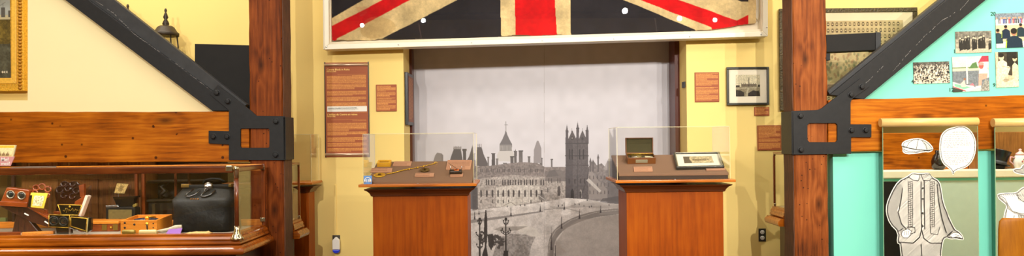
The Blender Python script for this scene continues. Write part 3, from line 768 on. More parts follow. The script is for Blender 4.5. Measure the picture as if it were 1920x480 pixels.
def framed(name,label,x0,y0,x1,y1,Y,fw,mat_f,mat_c,img,inner,depth=.03,cat='picture',sc=2):
    X0,Y0=T(x0,(y0+y1)/2)[0],T((x0+x1)/2,y0)[1]; X1,Y1=T(x1,(y0+y1)/2)[0],T((x0+x1)/2,y1)[1]; k=Y/F
    t = thing(name,label,cat,((( X0+X1)/2-960)*k,Y,EYE+(HY-Y1)*k)); wx=lambda v:(v-960)*k; wz=lambda v:EYE+(HY-v)*k
    for q in ((X0,X1,Y0,Y0+fw),(X0,X1,Y1-fw,Y1),(X0,X0+fw,Y0+fw,Y1-fw),(X1-fw,X1,Y0+fw,Y1-fw)):
        B().box(wx(q[0]),wx(q[1]),Y,Y+depth,wz(q[3]),wz(q[2])).build('frame_rail', mat_f, t, bevel=.004)
    B().box(wx(X0+fw),wx(X1-fw),Y+depth*.5,Y+depth*.5+.004,wz(Y1-fw),wz(Y0+fw)).build('mat_board', mat_c, t)
    a,b_,c_,d = inner; A=T(a,b_); Bq=T(c_,d)
    P = Paint(A[0],A[1],Bq[0],Bq[1],sc,(200,190,160),raw=True); img(P,*A,*Bq)
    P.build('photograph', M['print'], plane_at(Y+depth*.5-.002), t)
    B().box(wx(X0+fw),wx(X1-fw),Y+depth*.25,Y+depth*.25+.002,wz(Y1-fw),wz(Y0+fw)).build('glazing', M['fglass'], t)
    return t
def parl(P,x0,y0,x1,y1):
    w=x1-x0; h=y1-y0; P.img[:] = np.array((214,204,172))/255; X=lambda a:x0+a*w; Yy=lambda b:y0+b*h
    P.rect(X(0),Yy(.55),X(1),Yy(1),(150,140,112)); P.noise(.12,1.6,3,[(X(0),Yy(.55)),(X(1),Yy(.55)),(X(1),Yy(1)),(X(0),Yy(1))])
    P.rect(X(.22),Yy(.43),X(.86),Yy(.55),(116,106,88))
    for a in (.24,.32,.4,.62,.72,.82): P.poly([(X(a-.02),Yy(.44)),(X(a),Yy(.36)),(X(a+.02),Yy(.44))],(110,100,84))
    P.poly([(X(.51),Yy(.54)),(X(.52),Yy(.16)),(X(.535),Yy(.08)),(X(.55),Yy(.16)),(X(.56),Yy(.54))],(96,88,74))
    P.rect(X(0),Yy(.48),X(.16),Yy(.56),(60,56,48)); P.rect(X(.9),Yy(.46),X(1),Yy(.56),(70,66,56))
    P.poly([(X(0),Yy(.7)),(X(.2),Yy(.72)),(X(.34),Yy(.82)),(X(.34),Yy(1)),(X(0),Yy(1))],(58,54,46)); P.poly([(X(.5),Yy(.86)),(X(.7),Yy(.72)),(X(.95),Yy(.76)),(X(1),Yy(.98)),(X(.5),Yy(1))],(52,48,42))
    P.line([(X(0),Yy(.62)),(X(1),Yy(.6))],1.2,(200,192,164),.8); P.poly([(X(.4),Yy(1)),(X(.47),Yy(.62)),(X(.53),Yy(.62)),(X(.48),Yy(1))],(196,188,160),.8); P.noise(.12,1.2,6)
framed('framed_photograph','small photograph of parliament grounds in a dark frame with wide cream mat',1363,125.5,1442.5,197,YW-.04,4.2,plain('dark_green_frame', rgb(52,52,42), .35),plain('mat_board',rgb(246,236,212),.8,var=.01),parl,(1379.5,140.5,1425.5,180.5),sc=3)
# large composite group portrait behind the right brace
def comp(P,x0,y0,x1,y1):
    P.img[:] = np.array((196,172,124))/255; P.noise(.08,9,2); r=random.Random(4); y=y0+3; row=0
    while y < y1-4:
        x=x0+3
        while x < x1-3:
            if not (x0+40 < x < x0+150 and y0+60 < y < y0+112):
                d=r.randint(-14,14); P.ell(x,y+3.3,2.9,4.2,(150+d,126+d,84+d)); P.ell(x,y+2.6,1.4,1.9,(206,184,140)); P.ell(x,y+1.4,1.5,1.1,(92+d,72+d,46)); P.poly([(x-2.3,y+7),(x-1.2,y+4.8),(x+1.2,y+4.8),(x+2.3,y+7)],(96+d,78+d,52))
            x+=8.2
        y+=11.6; row+=1
    for k in range(150):
        x=r.uniform(x0+42,x0+148); y=r.uniform(y0+62,y0+112); P.ell(x,y,2.2,3.2,(140+r.randint(-30,30),)*1+(120,84),.6,8)
    P.rect(x0+60,y0+118,x0+110,y0+134,(160,130,100),.8); P.textlines(x0+63,y0+120,x0+107,y0+132,3,(96,70,60),.8)
framed('group_portrait','huge framed composite of many small portraits hung behind the right-hand brace',1462,15,1721.5,206,YW-.05,8,plain('bronze_gilt_frame', rgb(74,60,30), .4, .3, var=.5, scale=60, bump=.8),plain('aged_mat',rgb(236,216,178),.8,var=.02),comp,(1484,40,1695,186),cat='picture',sc=2)
# gilt-framed landscape at far left
def land(P,x0,y0,x1,y1):
    P.img[:] = np.array((170,178,176))/255; P.noise(.08,14,3)
    P.rect(x0,y0+48,x1,y0+60,(196,186,150)); P.rect(x0,y0+56,x1,y1,(104,88,36)); P.rect(x0,y0+102,x1,y1,(78,80,68))
    for x in range(int(x0),int(x1),13): P.rect(x,y0+40-(x%3)*3,x+7,y0+52,(84,84,84)); 
    P.line([(x1-14,y0+26),(x1-14,y0+50)],1,(90,90,90)); P.line([(x1-19,y0+30),(x1-10,y0+24)],.8,(100,100,100))
    q=[(x0,y0+56),(x1,y0+56),(x1,y1),(x0,y1)]; P.noise(.25,8,5,q); P.noise(.2,2,6,q)
    for x in (x1-16,x1-12,x1-8,x1-60): P.ell(x,y1-11,1.4,2.2,(226,220,200))
framed('landscape_painting','landscape oil painting in a wide carved gold frame at the far left',-190,-40,43.5,171.5,YW-.09,22,M['gilt'],M['gilt'],land,(-168,-18,21,146),depth=.08,cat='painting',sc=1.2)
B2 = [(-168+2,-18+2),(21.5,-18+2),(21.5,146),(-166,146)]
gp = [o for o in C.objects if o.name.startswith('landscape_painting')][0]
FO=[(-176,-26),(30.5,-26),(30.5,157),(-176,157)]; FI2=[(-166,-16),(21,-16),(21,146.5),(-166,146.5)]
for i in range(4):
    j=(i+1)%4; B().pxp([FO[i],FO[j],FI2[j],FI2[i]], YW-.10, .02).build('inner_slip', plain('bright_gilt', rgb(236,186,76), .38, .08, var=.12, scale=50, bump=.3), gp, bevel=.004)
b=B(); r=random.Random(6)
for k in range(34):
    y=-36+k*6.1; c_=W(37.5,y,YW-.093); b.lathe([(.012,-.012),(.02,0),(.012,.012)],c_,'Z',8)
b.build('carved_beading', plain('gilded_relief', rgb(180,124,26), .45, .1, var=.3, scale=60, bump=.8), gp)
# coach lanterns
def lantern(px, py, Y, label):
    c = W(px, py, Y); s = 1.0; t = thing('coach_lantern', label, 'lamp', c, )
    B().lathe([(0,.19),(.008,.185),(.012,.165),(.006,.155),(.012,.14),(.022,.11),(.012,.09),(.024,.07),(.03,.05),(.02,.035),(.055,.03)][::-1], c, 'Z', 16).build('finial', M['lamp'], t, origin=c)
    B().lathe([(.115,-.055),(.118,-.035),(.1,-.02),(.075,.02),(.05,.035)], c, 'Z', 8).build('roof', M['lamp'], t, origin=c)
    lg=B().lathe([(.07,-.28),(.095,-.055)], c, 'Z', 8).build('lantern_glass', M['lampglass'], t, origin=c)
    for i in range(8):
        a = 2*math.pi*i/8; B().tube([c+Vector((.097*math.cos(a),.097*math.sin(a),-.05)), c+Vector((.107*math.cos(a),.107*math.sin(a),-.15)), c+Vector((.073*math.cos(a),.073*math.sin(a),-.28))], .006, 6).build('glazing_bar', M['lamp'], lg, origin=c)
    B().lathe([(0,-.37),(.02,-.36),(.03,-.31),(.078,-.29),(.078,-.275)], c, 'Z', 16).build('base', M['lamp'], t, origin=c)
    B().lathe([(.012,-.27),(.012,-.2),(.02,-.17),(.012,-.13),(0,-.12)], c, 'Z', 10).build('bulb', M['white'], t, origin=c)
    B().tube([c+Vector((0,.07,-.3)), c+Vector((0,.16,-.33)), c+Vector((0,.2,-.25)), c+Vector((0,YW-c.y-.01,-.2))], .012, 8).build('wall_arm', M['lamp'], t, origin=c)
    B().lathe([(.05,0),(.05,-.02),(.03,-.03)], Vector((c.x, YW, c.z-.2)), 'Y', 16).build('wall_plate', M['lamp'], t, origin=c)
    return t
l1 = lantern(311, 56, 7.02, 'black coach lantern mounted on the yellow wall above the left brace, wholly clear of it')
l2 = dup(l1, W(240, 48, 7.02)-W(311, 56, 7.02), 'coach lantern nearly hidden by the left brace, only its finial tip showing')
l1['group'] = l2['group'] = 'coach lanterns on the yellow wall'
l1['label'] = 'black coach lantern showing its hood and glass above the left brace'
# electrical plates
def outlet(px0,py0,px1,py1,label,name='wall_outlet'):
    t = thing(name,label,'outlet',W((px0+px1)/2,(py0+py1)/2,YW)); a=W(px0,py0,YW); d=W(px1,py1,YW)
    B().box(a.x,d.x,YW-.006,YW,d.z,a.z).build('cover_plate', plain('dark_steel_plate',rgb(84,80,70),.35,.5), t, bevel=.002)
    cx_=(a.x+d.x)/2; cz=(a.z+d.z)/2
    for s in (-1,1):
        so=B().lathe([(.019,-.006),(.019,-.009),(.016,-.010),(0,-.010)], (cx_,YW,cz+s*.026), 'Y', 16).build('socket', M['white'], t)
        for q in (-.007,.007): B().box(cx_+q-.0015,cx_+q+.0015,YW-.0112,YW-.0095,cz+s*.026-.005,cz+s*.026+.007).build('slot', M['black'], so)
    return t
outlet(1422,428.5,1436,452.5,'duplex outlet with dark metal plate low on the wall right of the right pedestal')
outlet(623.5,441,638,466,'dark-plated wall outlet behind a plugged-in night light')
c = W(630.5,462,YW-.03); t = thing('plug_in_night_light','white plug-in night light with blue bottom in the left wall outlet','night light',c)
prof = lambda s: [Vector((c.x+math.cos(2*math.pi*i/20)*.033*s, c.y, c.z+math.sin(2*math.pi*i/20)*.03*s)) for i in range(20)]
def capsule(z0,z1,w,d0,d1,ra,name,m):
    b = B(); pts=[]
    n=10
    if ra in ('both','top'): pts += [(w*math.cos(a), z1-w*.8+w*.8*math.sin(a)) for a in [math.pi*i/n for i in range(n+1)]]
    else: pts += [(w,z1),(-w,z1)]
    if ra in ('both','bot'): pts += [(-w*math.cos(a), z0+w*.8-w*.8*math.sin(a)) for a in [math.pi*i/n for i in range(n+1)]]
    else: pts += [(-w,z0),(w,z0)]
    b.extr([Vector((c.x+x,d0,c.z+z)) for x,z in pts], (0,d1-d0,0)); return b.build(name,m,t,bevel=.006,seg=3)
capsule(-.028,.075,.033,YW-.05,YW-.012,'top','body',M['white'])
capsule(-.062,-.029,.032,YW-.046,YW-.012,'bot','diffuser',M['nightblue'])  # bottom is even blue plastic without emission
x = WX(629.6,400,YW); z0, z1 = WZ(629,440,YW), WZ(629,346,YW)
tag(B().box(x-.006,x+.006,YW-.009,YW,z0,z1).build('cable_cover', M['yellow'], bevel=.002), 'thin yellow-painted cable cover running up the wall from the left outlet', 'cable cover')
a=W(1283.5,152,YW-.02); t=tag(B().box(nx1-.018,nx1-.002,YW+.04,YW+.12,a.z-.055,a.z).build('wall_sensor', M['ironlt'], bevel=.002),'small dark grey sensor plate on the right reveal of the mural niche','sensor')
# =====================================================================  PEDESTALS
YL, YB = 5.85, 6.17
def cove(b, x0, x1, y0, y1, z, prof):
    """stepped moulding rings around a box: prof = [(outset, dz)...]"""
    rings = [[Vector((x0-o, y0-o, z+h)), Vector((x1+o, y0-o, z+h)), Vector((x1+o, y1+o, z+h)), Vector((x0-o, y1+o, z+h))] for o, h in prof]
    return b.loft(rings, sm=False)
COVE = [(0,-.075),(.012,-.07),(.014,-.062),(.02,-.05),(.034,-.035),(.052,-.025),(.056,-.018)]
def pedestal(label, xl0, xl1, zt, yl=YL, depth=.62, bx=.09):
    x0, x1, y0, y1 = xl0+bx, xl1-bx*.8, yl+.085, yl+depth-.085
    t = thing('display_pedestal', label, 'pedestal', ((x0+x1)/2, (y0+y1)/2, 0))
    B().box(x0,x1,y0,y1,.08,zt-.06).build('body', M['cherry'], t, bevel=.003)
    B().box(x0-.012,x1+.012,y0-.012,y1+.012,0,.1).build('plinth', M['cherrymould'], t, bevel=.004)
    cove(B(), x0, x1, y0, y1, zt-.02, COVE).build('cove_moulding', M['cherrymould'], t)
    B().box(xl0,xl1,yl,yl+depth,zt-.02,zt).build('top_board', M['cherrytop'], t, bevel=.004, seg=3)
    for k in (.5,):
        cx_ = xl0+(xl1-xl0)*k; B().lathe([(.006,.0),(.006,.003),(0,.005)], (cx_, yl+.03, zt), 'Z', 10).build('screw', M['steel'], t)
    return t
S = YL/F
def px_x(px, Y): return WX(px, 345, Y)
pedestal('cherry pedestal left of the mural, carrying the brass medal and chain', px_x(671.6,YL), px_x(893.5,YL), 1.195)
pedestal('cherry pedestal right of the mural, carrying the open instrument box', px_x(1154.5,YL), px_x(1380,YL), 1.205)
pedestal('cherry pedestal half hidden behind the left timber post', -2.5, WX(585,345,6.88), 1.165, yl=6.88, depth=.38, bx=.065)

def acrylic_box(label, x0,x1,y0,y1,z0,z1):
    t = thing('acrylic_cover', label, 'display cover', ((x0+x1)/2,(y0+y1)/2,z0)); w=.005
    B().box(x0,x1,y0,y0+w,z0,z1).build('front_pane', M['acrylic'], t)
    B().box(x0,x1,y1-w,y1,z0,z1).build('back_pane', M['acrylic'], t)
    B().box(x0,x0+w,y0+w,y1-w,z0,z1).build('side_pane', M['acrylic'], t)
    B().box(x1-w,x1,y0+w,y1-w,z0,z1).build('side_pane', M['acrylic'], t)
    B().box(x0+w,x1-w,y0+w,y1-w,z1-w,z1).build('top_pane', M['acrylic'], t)
    e=.0022; b=B()
    for yy in (y0,y1-e): b.box(x0,x1,yy,yy+e,z1,z1+e)
    for xx in (x0,x1-e): b.box(xx,xx+e,y0,y1,z1,z1+e)
    for xx in (x0-e,x1):
        for yy in (y0,y1-e): b.box(xx,xx+e,yy,yy+e,z0,z1)
    b.build('polished_edges', M['acredge'], t)
    return t
YC0, YC1 = 5.90, 6.40
acrylic_box('tall clear acrylic cover on the pedestal left of the mural', WX(681,300,YC0), WX(888,300,YC0), YC0, YC1, 1.196, WZ(780,250.5,YC0))
acrylic_box('tall clear acrylic cover on the pedestal right of the mural', WX(1157.5,300,YC0), WX(1368.5,300,YC0), YC0, YC1, 1.206, WZ(1262,238,YC0))
acrylic_box('clear acrylic cover on the pedestal behind the left timber post', -2.4, WX(583,300,6.92), 6.92, 7.2, 1.166, WZ(583,252,6.92))
# deck boards (sloping)
class Deck:
    def __init__(s, label, fl, fr, bl_, br_, zf_bottom, zbase):
        Y0, Y1 = 5.925, 6.375; s.x0, s.x1 = WX(fl,335,Y0), WX(fr,335,Y0)
        z0 = (WZ(fl,zf_bottom[0],Y0)+WZ(fr,zf_bottom[1],Y0))/2; z1 = (WZ(bl_[0],bl_[1],Y1)+WZ(br_[0],br_[1],Y1))/2
        s.p0 = Vector((0, Y0, z0)); s.d = (Vector((0, Y1, z1))-s.p0).normalized(); s.n = Vector((1,0,0)).cross(s.d).normalized()
        t = thing('display_deck', label, 'display stand', ((s.x0+s.x1)/2,(Y0+Y1)/2,zbase)); s.t = t
        B().hexa([(s.x0,Y0,z0-.018),(s.x1,Y0,z0-.018),(s.x1,Y1,z1-.018),(s.x0,Y1,z1-.018),(s.x0,Y0,z0-.0),(s.x1,Y0,z0),(s.x1,Y1,z1),(s.x0,Y1,z1)]).build('sloping_board', M['deck'], t, bevel=.002)
        B().hexa([(s.x0+.004,Y0+.004,zbase+.001),(s.x1-.004,Y0+.004,zbase+.001),(s.x1-.004,Y1-.01,zbase+.001),(s.x0+.004,Y1-.01,zbase+.001),
                  (s.x0+.004,Y0+.004,z0-.018),(s.x1-.004,Y0+.004,z0-.018),(s.x1-.004,Y1-.01,z1-.02),(s.x0+.004,Y1-.01,z1-.02)]).build('base_wedge', M['decke'], t)
    def at(s, px, py, h=0):
        return ray_plane(px, py, s.p0+s.n*h, s.n)
    def frame(s, px, py):  # matrix: local x right, y up the slope, z out of the deck
        o = s.at(px, py); return Matrix(((1,s.d.x,s.n.x,o.x),(0,s.d.y,s.n.y,o.y),(0,s.d.z,s.n.z,o.z),(0,0,0,1)))
D1 = Deck('brown cloth-covered sloping deck inside the left acrylic cover', 688.5, 885.5, (698,303),(884,302), (340.5,339), 1.195)
D2 = Deck('brown cloth-covered sloping deck inside the right acrylic cover', 1160.5, 1366.5, (1161,291.5),(1353,288.5), (327,323), 1.205)
def label_card(D, q, label, rows=2, group=None, seed=1):
    P0 = [D.at(x, y, .001) for x, y in q]   # tl tr br bl
    b = B(); b.extr(P0, D.n*.006); t = thing('caption_card', label, 'caption card', sum(P0, Vector())/4)
    b.build('card', plain('caption_card_brown', rgb(176,128,98), .6, var=.03), t, bevel=.0008)
    P = Paint(0,0,100,20 if rows<5 else 45,1.5,(190,142,112),raw=True); H = 20 if rows<5 else 45
    P.textlines(4,3,95,H-2,(H-3)/rows,(120,76,54),.75,.4,.8,seed)
    tl,tr,br_,bl2 = [p+D.n*.0072 for p in P0]
    def pos(x,y):
        u=x/100; v=y/H; r=[(tl[i]*(1-u)+tr[i]*u)*(1-v)+(bl2[i]*(1-u)+br_[i]*u)*v for i in range(3)]; return r[0],r[1],r[2]
    P.build('printed_face', M['print'], pos, t); return t
label_card(D1, [(739.5,304),(772.5,304),(770,312),(736.5,312)], 'caption card right of the yellow wooden box on the left deck', 3, seed=1)
label_card(D1, [(697,316.5),(736,316.5),(734.5,324.2),(694,324.2)], 'caption card just above the round brass medal on the left deck', 2, seed=2)
label_card(D1, [(779.5,326),(814.5,326),(813,332.3),(777.5,332.3)], 'caption card below the small round dish on the left deck', 2, seed=3)
label_card(D1, [(839.5,301.5),(885,301.5),(882,319),(836,319)], 'large caption card at the upper right corner of the left deck', 6, seed=4)
label_card(D1, [(845,327),(868.5,326.5),(867.5,332),(844,332.3)], 'small caption card under the copper roller on the left deck', 2, seed=5)
label_card(D2, [(1188,314.5),(1222.5,313.8),(1224,322.3),(1188.8,323)], 'caption card in front of the open instrument box', 3, seed=6)
label_card(D2, [(1323,313.8),(1357,313),(1360,319.5),(1324.5,320.3)], 'caption card in front of the framed picture on the right deck', 3, seed=7)
# yellow wooden box
Fm = D1.frame(719.5, 313); t = thing('yellow_box', 'small yellow wooden box at the top left of the left deck', 'box', Fm.translation)
def loc(D_f, b): return b.xform(D_f)
w=.105; d=.075
loc(Fm, B().box(-w/2,w/2,0,d,0,.02)).build('tray', plain('yellow_box_wood', rgb(220,160,30), .45, var=.08), t, bevel=.002)
b=B(); b.box(-w/2,w/2,0,.014,.02,.034); b.box(-w/2,w/2,d-.014,d,.02,.034); b.box(-w/2,-w/2+.016,.014,d-.014,.02,.034); b.box(w/2-.016,w/2,.014,d-.014,.02,.034)
loc(Fm,b).build('rim', plain('yellow_box_wood', rgb(226,168,36), .45, var=.08), t, bevel=.0015)
loc(Fm,B().box(-w/2+.016,w/2-.016,.014,d-.014,.02,.023)).build('well', plain('dark_well', rgb(120,84,20), .7), t)
# medal and its chain
Fm = D1.frame(711.5,329); t = thing('brass_medal','round brass medal lying at the lower left of the left deck','medal',Fm.translation)
loc(Fm, B().lathe([(.047,0),(.047,.005),(.042,.007),(.036,.005),(.014,.006),(.012,.009),(0,.01)], (0,0,0.001),'Z',32)).build('disc', M['gold'], t)
loc(Fm, B().lathe([(.013,.009),(.012,.012),(.006,.013),(0,.013)],(0,0,0),'Z',16)).build('boss', plain('dark_bronze',rgb(70,50,20),.4,.7), t)
b=B(); 
for i in range(20):
    a=2*math.pi*i/20; b.lathe([(.004,.004),(.003,.008),(0,.009)],(.040*math.cos(a),.040*math.sin(a),0),'Z',6)
loc(Fm,b).build('beaded_rim', M['gold'], t)
chain = [(724,327),(732,325.3),(740,323.5),(748,321.6),(756,319.2),(767,317),(773,316.2),(778,315.2),(784,314),(789,312.8),(794,311.8),(800,310.5),(808,308.6),(817,306)]
t = thing('watch_chain','long twisted gold chain running diagonally up the left deck','chain',D1.at(770,317))
pts=[D1.at(x,y,.006) for x,y in chain]
b=B()
def seglen(i): return (pts[i+1]-pts[i]).length
for i in range(len(pts)-1):
    n=max(2,int(seglen(i)/.012))
    for k in range(n):
        a=pts[i].lerp(pts[i+1],k/n); c=pts[i].lerp(pts[i+1],(k+1.15)/n); thick=.0052 if i<5 else .0036
        dv=(c-a).normalized(); sd=dv.cross(D1.n).normalized()*(.002 if k%2 else -.002)
        b.tube([a-sd,a.lerp(c,.5)+sd*.4+D1.n*.002,c+sd], [thick*.6,thick,thick*.6], 6)
b.build('links', M['gold'], t)
for x,y in ((767,317),(783,314.2),(794,311.8)):
    p=D1.at(x,y,.008); b=B(); b.lathe([(0,-.008),(.006,-.005),(.0075,0),(.006,.005),(0,.008)],p,'Z',12); b.build('bead', M['gold'], t, origin=p)
p=D1.at(817,306,.006); B().tube([p+Vector((math.cos(a)*.012,0,math.sin(a)*.009)) for a in [i*math.pi/6 for i in range(12)]],.002,6).build('clasp', M['gold'], t)
# little dish
Fm=D1.frame(796.5,321); t=thing('small_dish','small round bronze dish in the middle of the left deck','dish',Fm.translation)
loc(Fm,B().lathe([(.02,0),(.036,.006),(.04,.014),(.037,.014),(.028,.008),(0,.006)],(0,0,.001),'Z',24)).build('bowl', plain('bronze',rgb(120,96,52),.35,.7), t)
loc(Fm,B().lathe([(.006,.006),(.005,.024),(.009,.028),(0,.032)],(0,0,0),'Z',12)).build('knob', plain('bronze',rgb(120,96,52),.35,.7), t)
# roller held on pins
p0=D1.at(843,322.5,.022); p1=D1.at(866,322,.022); t=thing('copper_roller','dark and copper roller held by two thin rods on the left deck','roller',(p0+p1)/2-D1.n*.022)
B().lathe([(.0,0),(.018,.0),(.02,.008),(.02,(p1-p0).x-.008),(.018,(p1-p0).x),(0,(p1-p0).x)],p0,'X',20).build('cylinder', plain('dark_iron_roller',rgb(50,40,32),.4,.5), t)
q=p0.lerp(p1,.35)+D1.n*.006; B().lathe([(0,0),(.017,0),(.017,.04),(0,.04)],q,'X',18).build('copper_sleeve', M['copper'], t)
for x in (845,866): 
    a=D1.at(x,325,0); B().tube([a,a+D1.n*.03,a+D1.n*.06],.0025,6).build('rod', M['steel'], t)
B().tube([D1.at(838,304,.003),D1.at(846,309,.012),D1.at(864,321,.04)],.0015,5).build('wire', M['black'], t)
# audio guide sign
pa=W(682,329.5,YC0-.004); pb=W(697.5,345,YC0-.004); t=thing('audio_guide_sign','small blue audio-guide sign with white headphones and number 18 on the left acrylic cover','sign',((pa.x+pb.x)/2,YC0-.004,pb.z))
B().box(pa.x,pb.x,YC0-.008,YC0-.002,pb.z,pa.z).build('plate', M['blue'], t, bevel=.001)
cx_=(pa.x+pb.x)/2; cz=(pa.z+pb.z)/2-.002; yy=YC0-.0095
B().tube([(cx_+.021*math.cos(a),yy,cz+.020*math.sin(a)) for a in [math.pi*i/14 for i in range(15)]],.0026,6).build('headband', M['white'], t)
for s in (-1,1): B().tube([(cx_+s*.021,yy,cz+.004),(cx_+s*.021,yy,cz-.016)],[.005,.005],8).build('ear_pad', M['white'], t)
text('number','18',(cx_,yy,cz-.013),.03,M['white'],t,align='CENTER')
# open instrument box
Fm=D2.frame(1203,307.5); t=thing('instrument_box','open wooden box of drawing instruments with green lining on the right deck','box',Fm.translation)
bw=.108; Wd=plain('box_walnut',rgb(110,62,24),.35,var=.2,coat=.3)
b=B(); b.box(-bw,bw,0,.008,0,.05); b.box(-bw,bw,.112,.12,0,.05); b.box(-bw,-bw+.008,.008,.112,0,.05); b.box(bw-.008,bw,.008,.112,0,.05); b.box(-bw+.008,bw-.008,.008,.112,0,.006)
loc(Fm,b).build('body', Wd, t, bevel=.0015)
green=plain('green_baize',rgb(58,54,28),.9,var=.15)
loc(Fm,B().box(-bw+.008,bw-.008,.008,.112,.006,.036)).build('lining', green, t)
def lid(b): # rotate lid about the back top edge
    return b.xform(Matrix.Translation(Vector((0,.12,.05))) @ Matrix.Rotation(math.radians(72),4,'X')).xform(Fm)
b=B(); b.box(-bw,bw,0,.122,-.018,-.012); b.box(-bw,bw,0,.006,-.012,.006); b.box(-bw,bw,.116,.122,-.012,.006); b.box(-bw,-bw+.007,.006,.116,-.012,.006); b.box(bw-.007,bw,.006,.116,-.012,.006)
lid(b).build('lid', Wd, t, bevel=.001)
lid(B().box(-bw+.007,bw-.007,.006,.116,-.012,-.008)).build('lid_lining', green, t)
loc(Fm,B().box(-.046,.046,-.0015,0,.010,.034)).build('name_plate', plain('silver_plate',rgb(190,190,160),.3,.7), t, bevel=.0005)
b=B(); b.lathe([(0,0),(.045,.0),(.045,.008),(0,.01)],(-.03,.07,.038),'Z',9); loc(Fm,b).build('protractor', plain('dull_brass',rgb(130,116,70),.4,.7), t)
loc(Fm,B().tube([(-.075,.035,.044),(-.02,.04,.046)],.0045,8)).build('drawing_pen', M['steel'], t)
loc(Fm,B().tube([(.03,.04,.044),(.06,.032,.046),(.09,.03,.044)],[.007,.005,.003],8)).build('ivory_handle', plain('ivory',rgb(232,214,170),.4), t)
loc(Fm,B().tube([(-.1,.1,.05),(.1,.1,.05)],.003,6)).build('brass_rail', M['gold'], t)
# framed picture lying on the right deck
q=[(1262,285.5),(1349,284.3),(1358.5,311),(1268,313)]
P0=[D2.at(x,y,.026) for x,y in q]; c=sum(P0,Vector())/4; t=thing('framed_print','silver-rimmed black frame with a sepia print lying on the right deck','picture',c-D2.n*.026)
def quad_in(P,k): 
    c=sum(P,Vector())/4; ux=(P[1]-P[0]).normalized(); uy=(P[0]-P[3]).normalized()
    return [P[0]+ux*k-uy*k, P[1]-ux*k-uy*k, P[2]-ux*k+uy*k, P[3]+ux*k+uy*k]
PI_=quad_in(P0,.018)
for i in range(4):
    j=(i+1)%4; B().extr([P0[i],P0[j],PI_[j],PI_[i]],-D2.n*.024).build('frame_rail',plain('black_satin',rgb(36,38,36),.25), t, bevel=.003)
PJ=quad_in(P0,.010)
for i in range(4):
    j=(i+1)%4; B().extr([PJ[i]+D2.n*.002,PJ[j]+D2.n*.002,PI_[j]+D2.n*.002,PI_[i]+D2.n*.002],-D2.n*.003).build('silver_inner_rim',plain('silvered',rgb(190,196,186),.25,.8), t)
B().extr([p-D2.n*.012 for p in PI_],-D2.n*.004).build('mat_board',plain('mat_board',rgb(226,220,200),.7,var=.01), t)
P=Paint(0,0,60,30,2.2,(176,162,124),raw=True); P.noise(.12,5,3); P.noise(.15,1.4,5); P.poly([(0,0),(14,0),(12,12),(16,30),(0,30)],(66,60,50),.8); P.rect(18,12,44,22,(120,104,74),.6)
for k in range(7): P.ell(20+k*5,15+(k%3),2,3,(96,84,60),.6,8)
P.noise(.2,1.3,9); P.line([(16,25),(60,20)],1,(210,198,160),.7)
PQ=[D2.at(x,y,.0156) for x,y in ((1280.5,293.5),(1334,292.5),(1338.5,304.5),(1283.5,306))]
def pos(x,y):
    u=x/60; v=y/30; r=[(PQ[0][i]*(1-u)+PQ[1][i]*u)*(1-v)+(PQ[3][i]*(1-u)+PQ[2][i]*u)*v for i in range(3)]; return r[0],r[1],r[2]
P.build('sepia_print', M['print'], pos, t)

# =====================================================================  GLASS DISPLAY CASES WITH MAHOGANY FRAMES
# long case at left
KY0, KY1 = 5.55, 6.17; KX = WX(443,320,KY0)
zt = WZ(443,317.5,KY0); zg = WZ(443,439,KY0); KL = -4.4
t = thing('long_display_case', 'long mahogany and glass display case with nickel-plated corner post at the left', 'display case', ((KL+KX)/2,(KY0+KY1)/2,0)); KT=t
B().box(KL,KX-.03,KY0+.06,KY1-.01,.08,zg-.14).build('body', M['darkwood'], t, bevel=.004)
b=B(); 
for k in range(4):
    xa=KL+.06+k*.62; b.box(xa,xa+.54,KY0+.05,KY0+.06,.16,zg-.24)
b.build('body_panel', M['mahogz'], t, bevel=.006)
B().box(KL,KX,KY0+.03,KY1,0,.08).build('plinth', M['darkwood'], t, bevel=.004)
# stepped base moulding that wraps the corner (section in outset/height, swept front then end)
def sweep_mould(t, name, mat, sec, x_left, xc, y0, y1, z, side=1):
    """section points (outset, height); path: left end -> corner -> back end"""
    rings=[]
    for st in range(3):
        ring=[]
        for o,h in sec:
            if st==0: ring.append(Vector((x_left, y0-o, z+h)))
            elif st==1: ring.append(Vector((xc+o*side, y0-o, z+h)))
            else: ring.append(Vector((xc+o*side, y1, z+h)))
        rings.append(ring)
    return B().loft(rings, sm=False).build(name, mat, t, bevel=.0015)
upper = [(-.05,-.075),(.028,-.075),(.036,-.066),(.034,-.055),(.026,-.05),(.028,-.036),(.02,-.022),(.008,-.016),(.006,0),(-.05,0)]
lower = [(-.06,-.14),(.055,-.14),(.066,-.128),(.07,-.115),(.066,-.1),(.05,-.09),(.04,-.078),(-.06,-.078)]
sweep_mould(t,'upper_moulding',M['mahog'],upper,KL,KX,KY0,KY1,zg+.004)
sweep_mould(t,'sill_moulding',M['mahog'],lower,KL,KX,KY0,KY1,zg+.004)
B().box(KL,KX-.05,KY0+.05,KY1-.02,zg-.075,zg-.004).build('case_floor', M['deckcase'], t)
zd = zg-.004
r_=.013
B().box(KL,KX-.02,KY0-.012,KY0+.014,zt-.024,zt+.024).build('front_rail', M['mahogdark'], t, bevel=.01, seg=3)
B().box(KX-.012,KX+.012,KY0+.02,KY1-.02,zt-.018,zt+.018).build('end_rail', M['mahogdark'], t, bevel=.008, seg=3)
B().box(KL,KX,KY1-.03,KY1,zt-.03,zt+.02).build('back_rail', M['orangewood'], t, bevel=.004)
B().box(KL,KX,KY1-.03,KY1,zd+.001,zd+.05).build('back_sill', M['orangewood'], t, bevel=.004)
def bz(z): return z
B().tube([(KX,KY0,zg+.05),(KX,KY0,zt-.03)],.0155,16).build('corner_post', M['mahogz'], t)
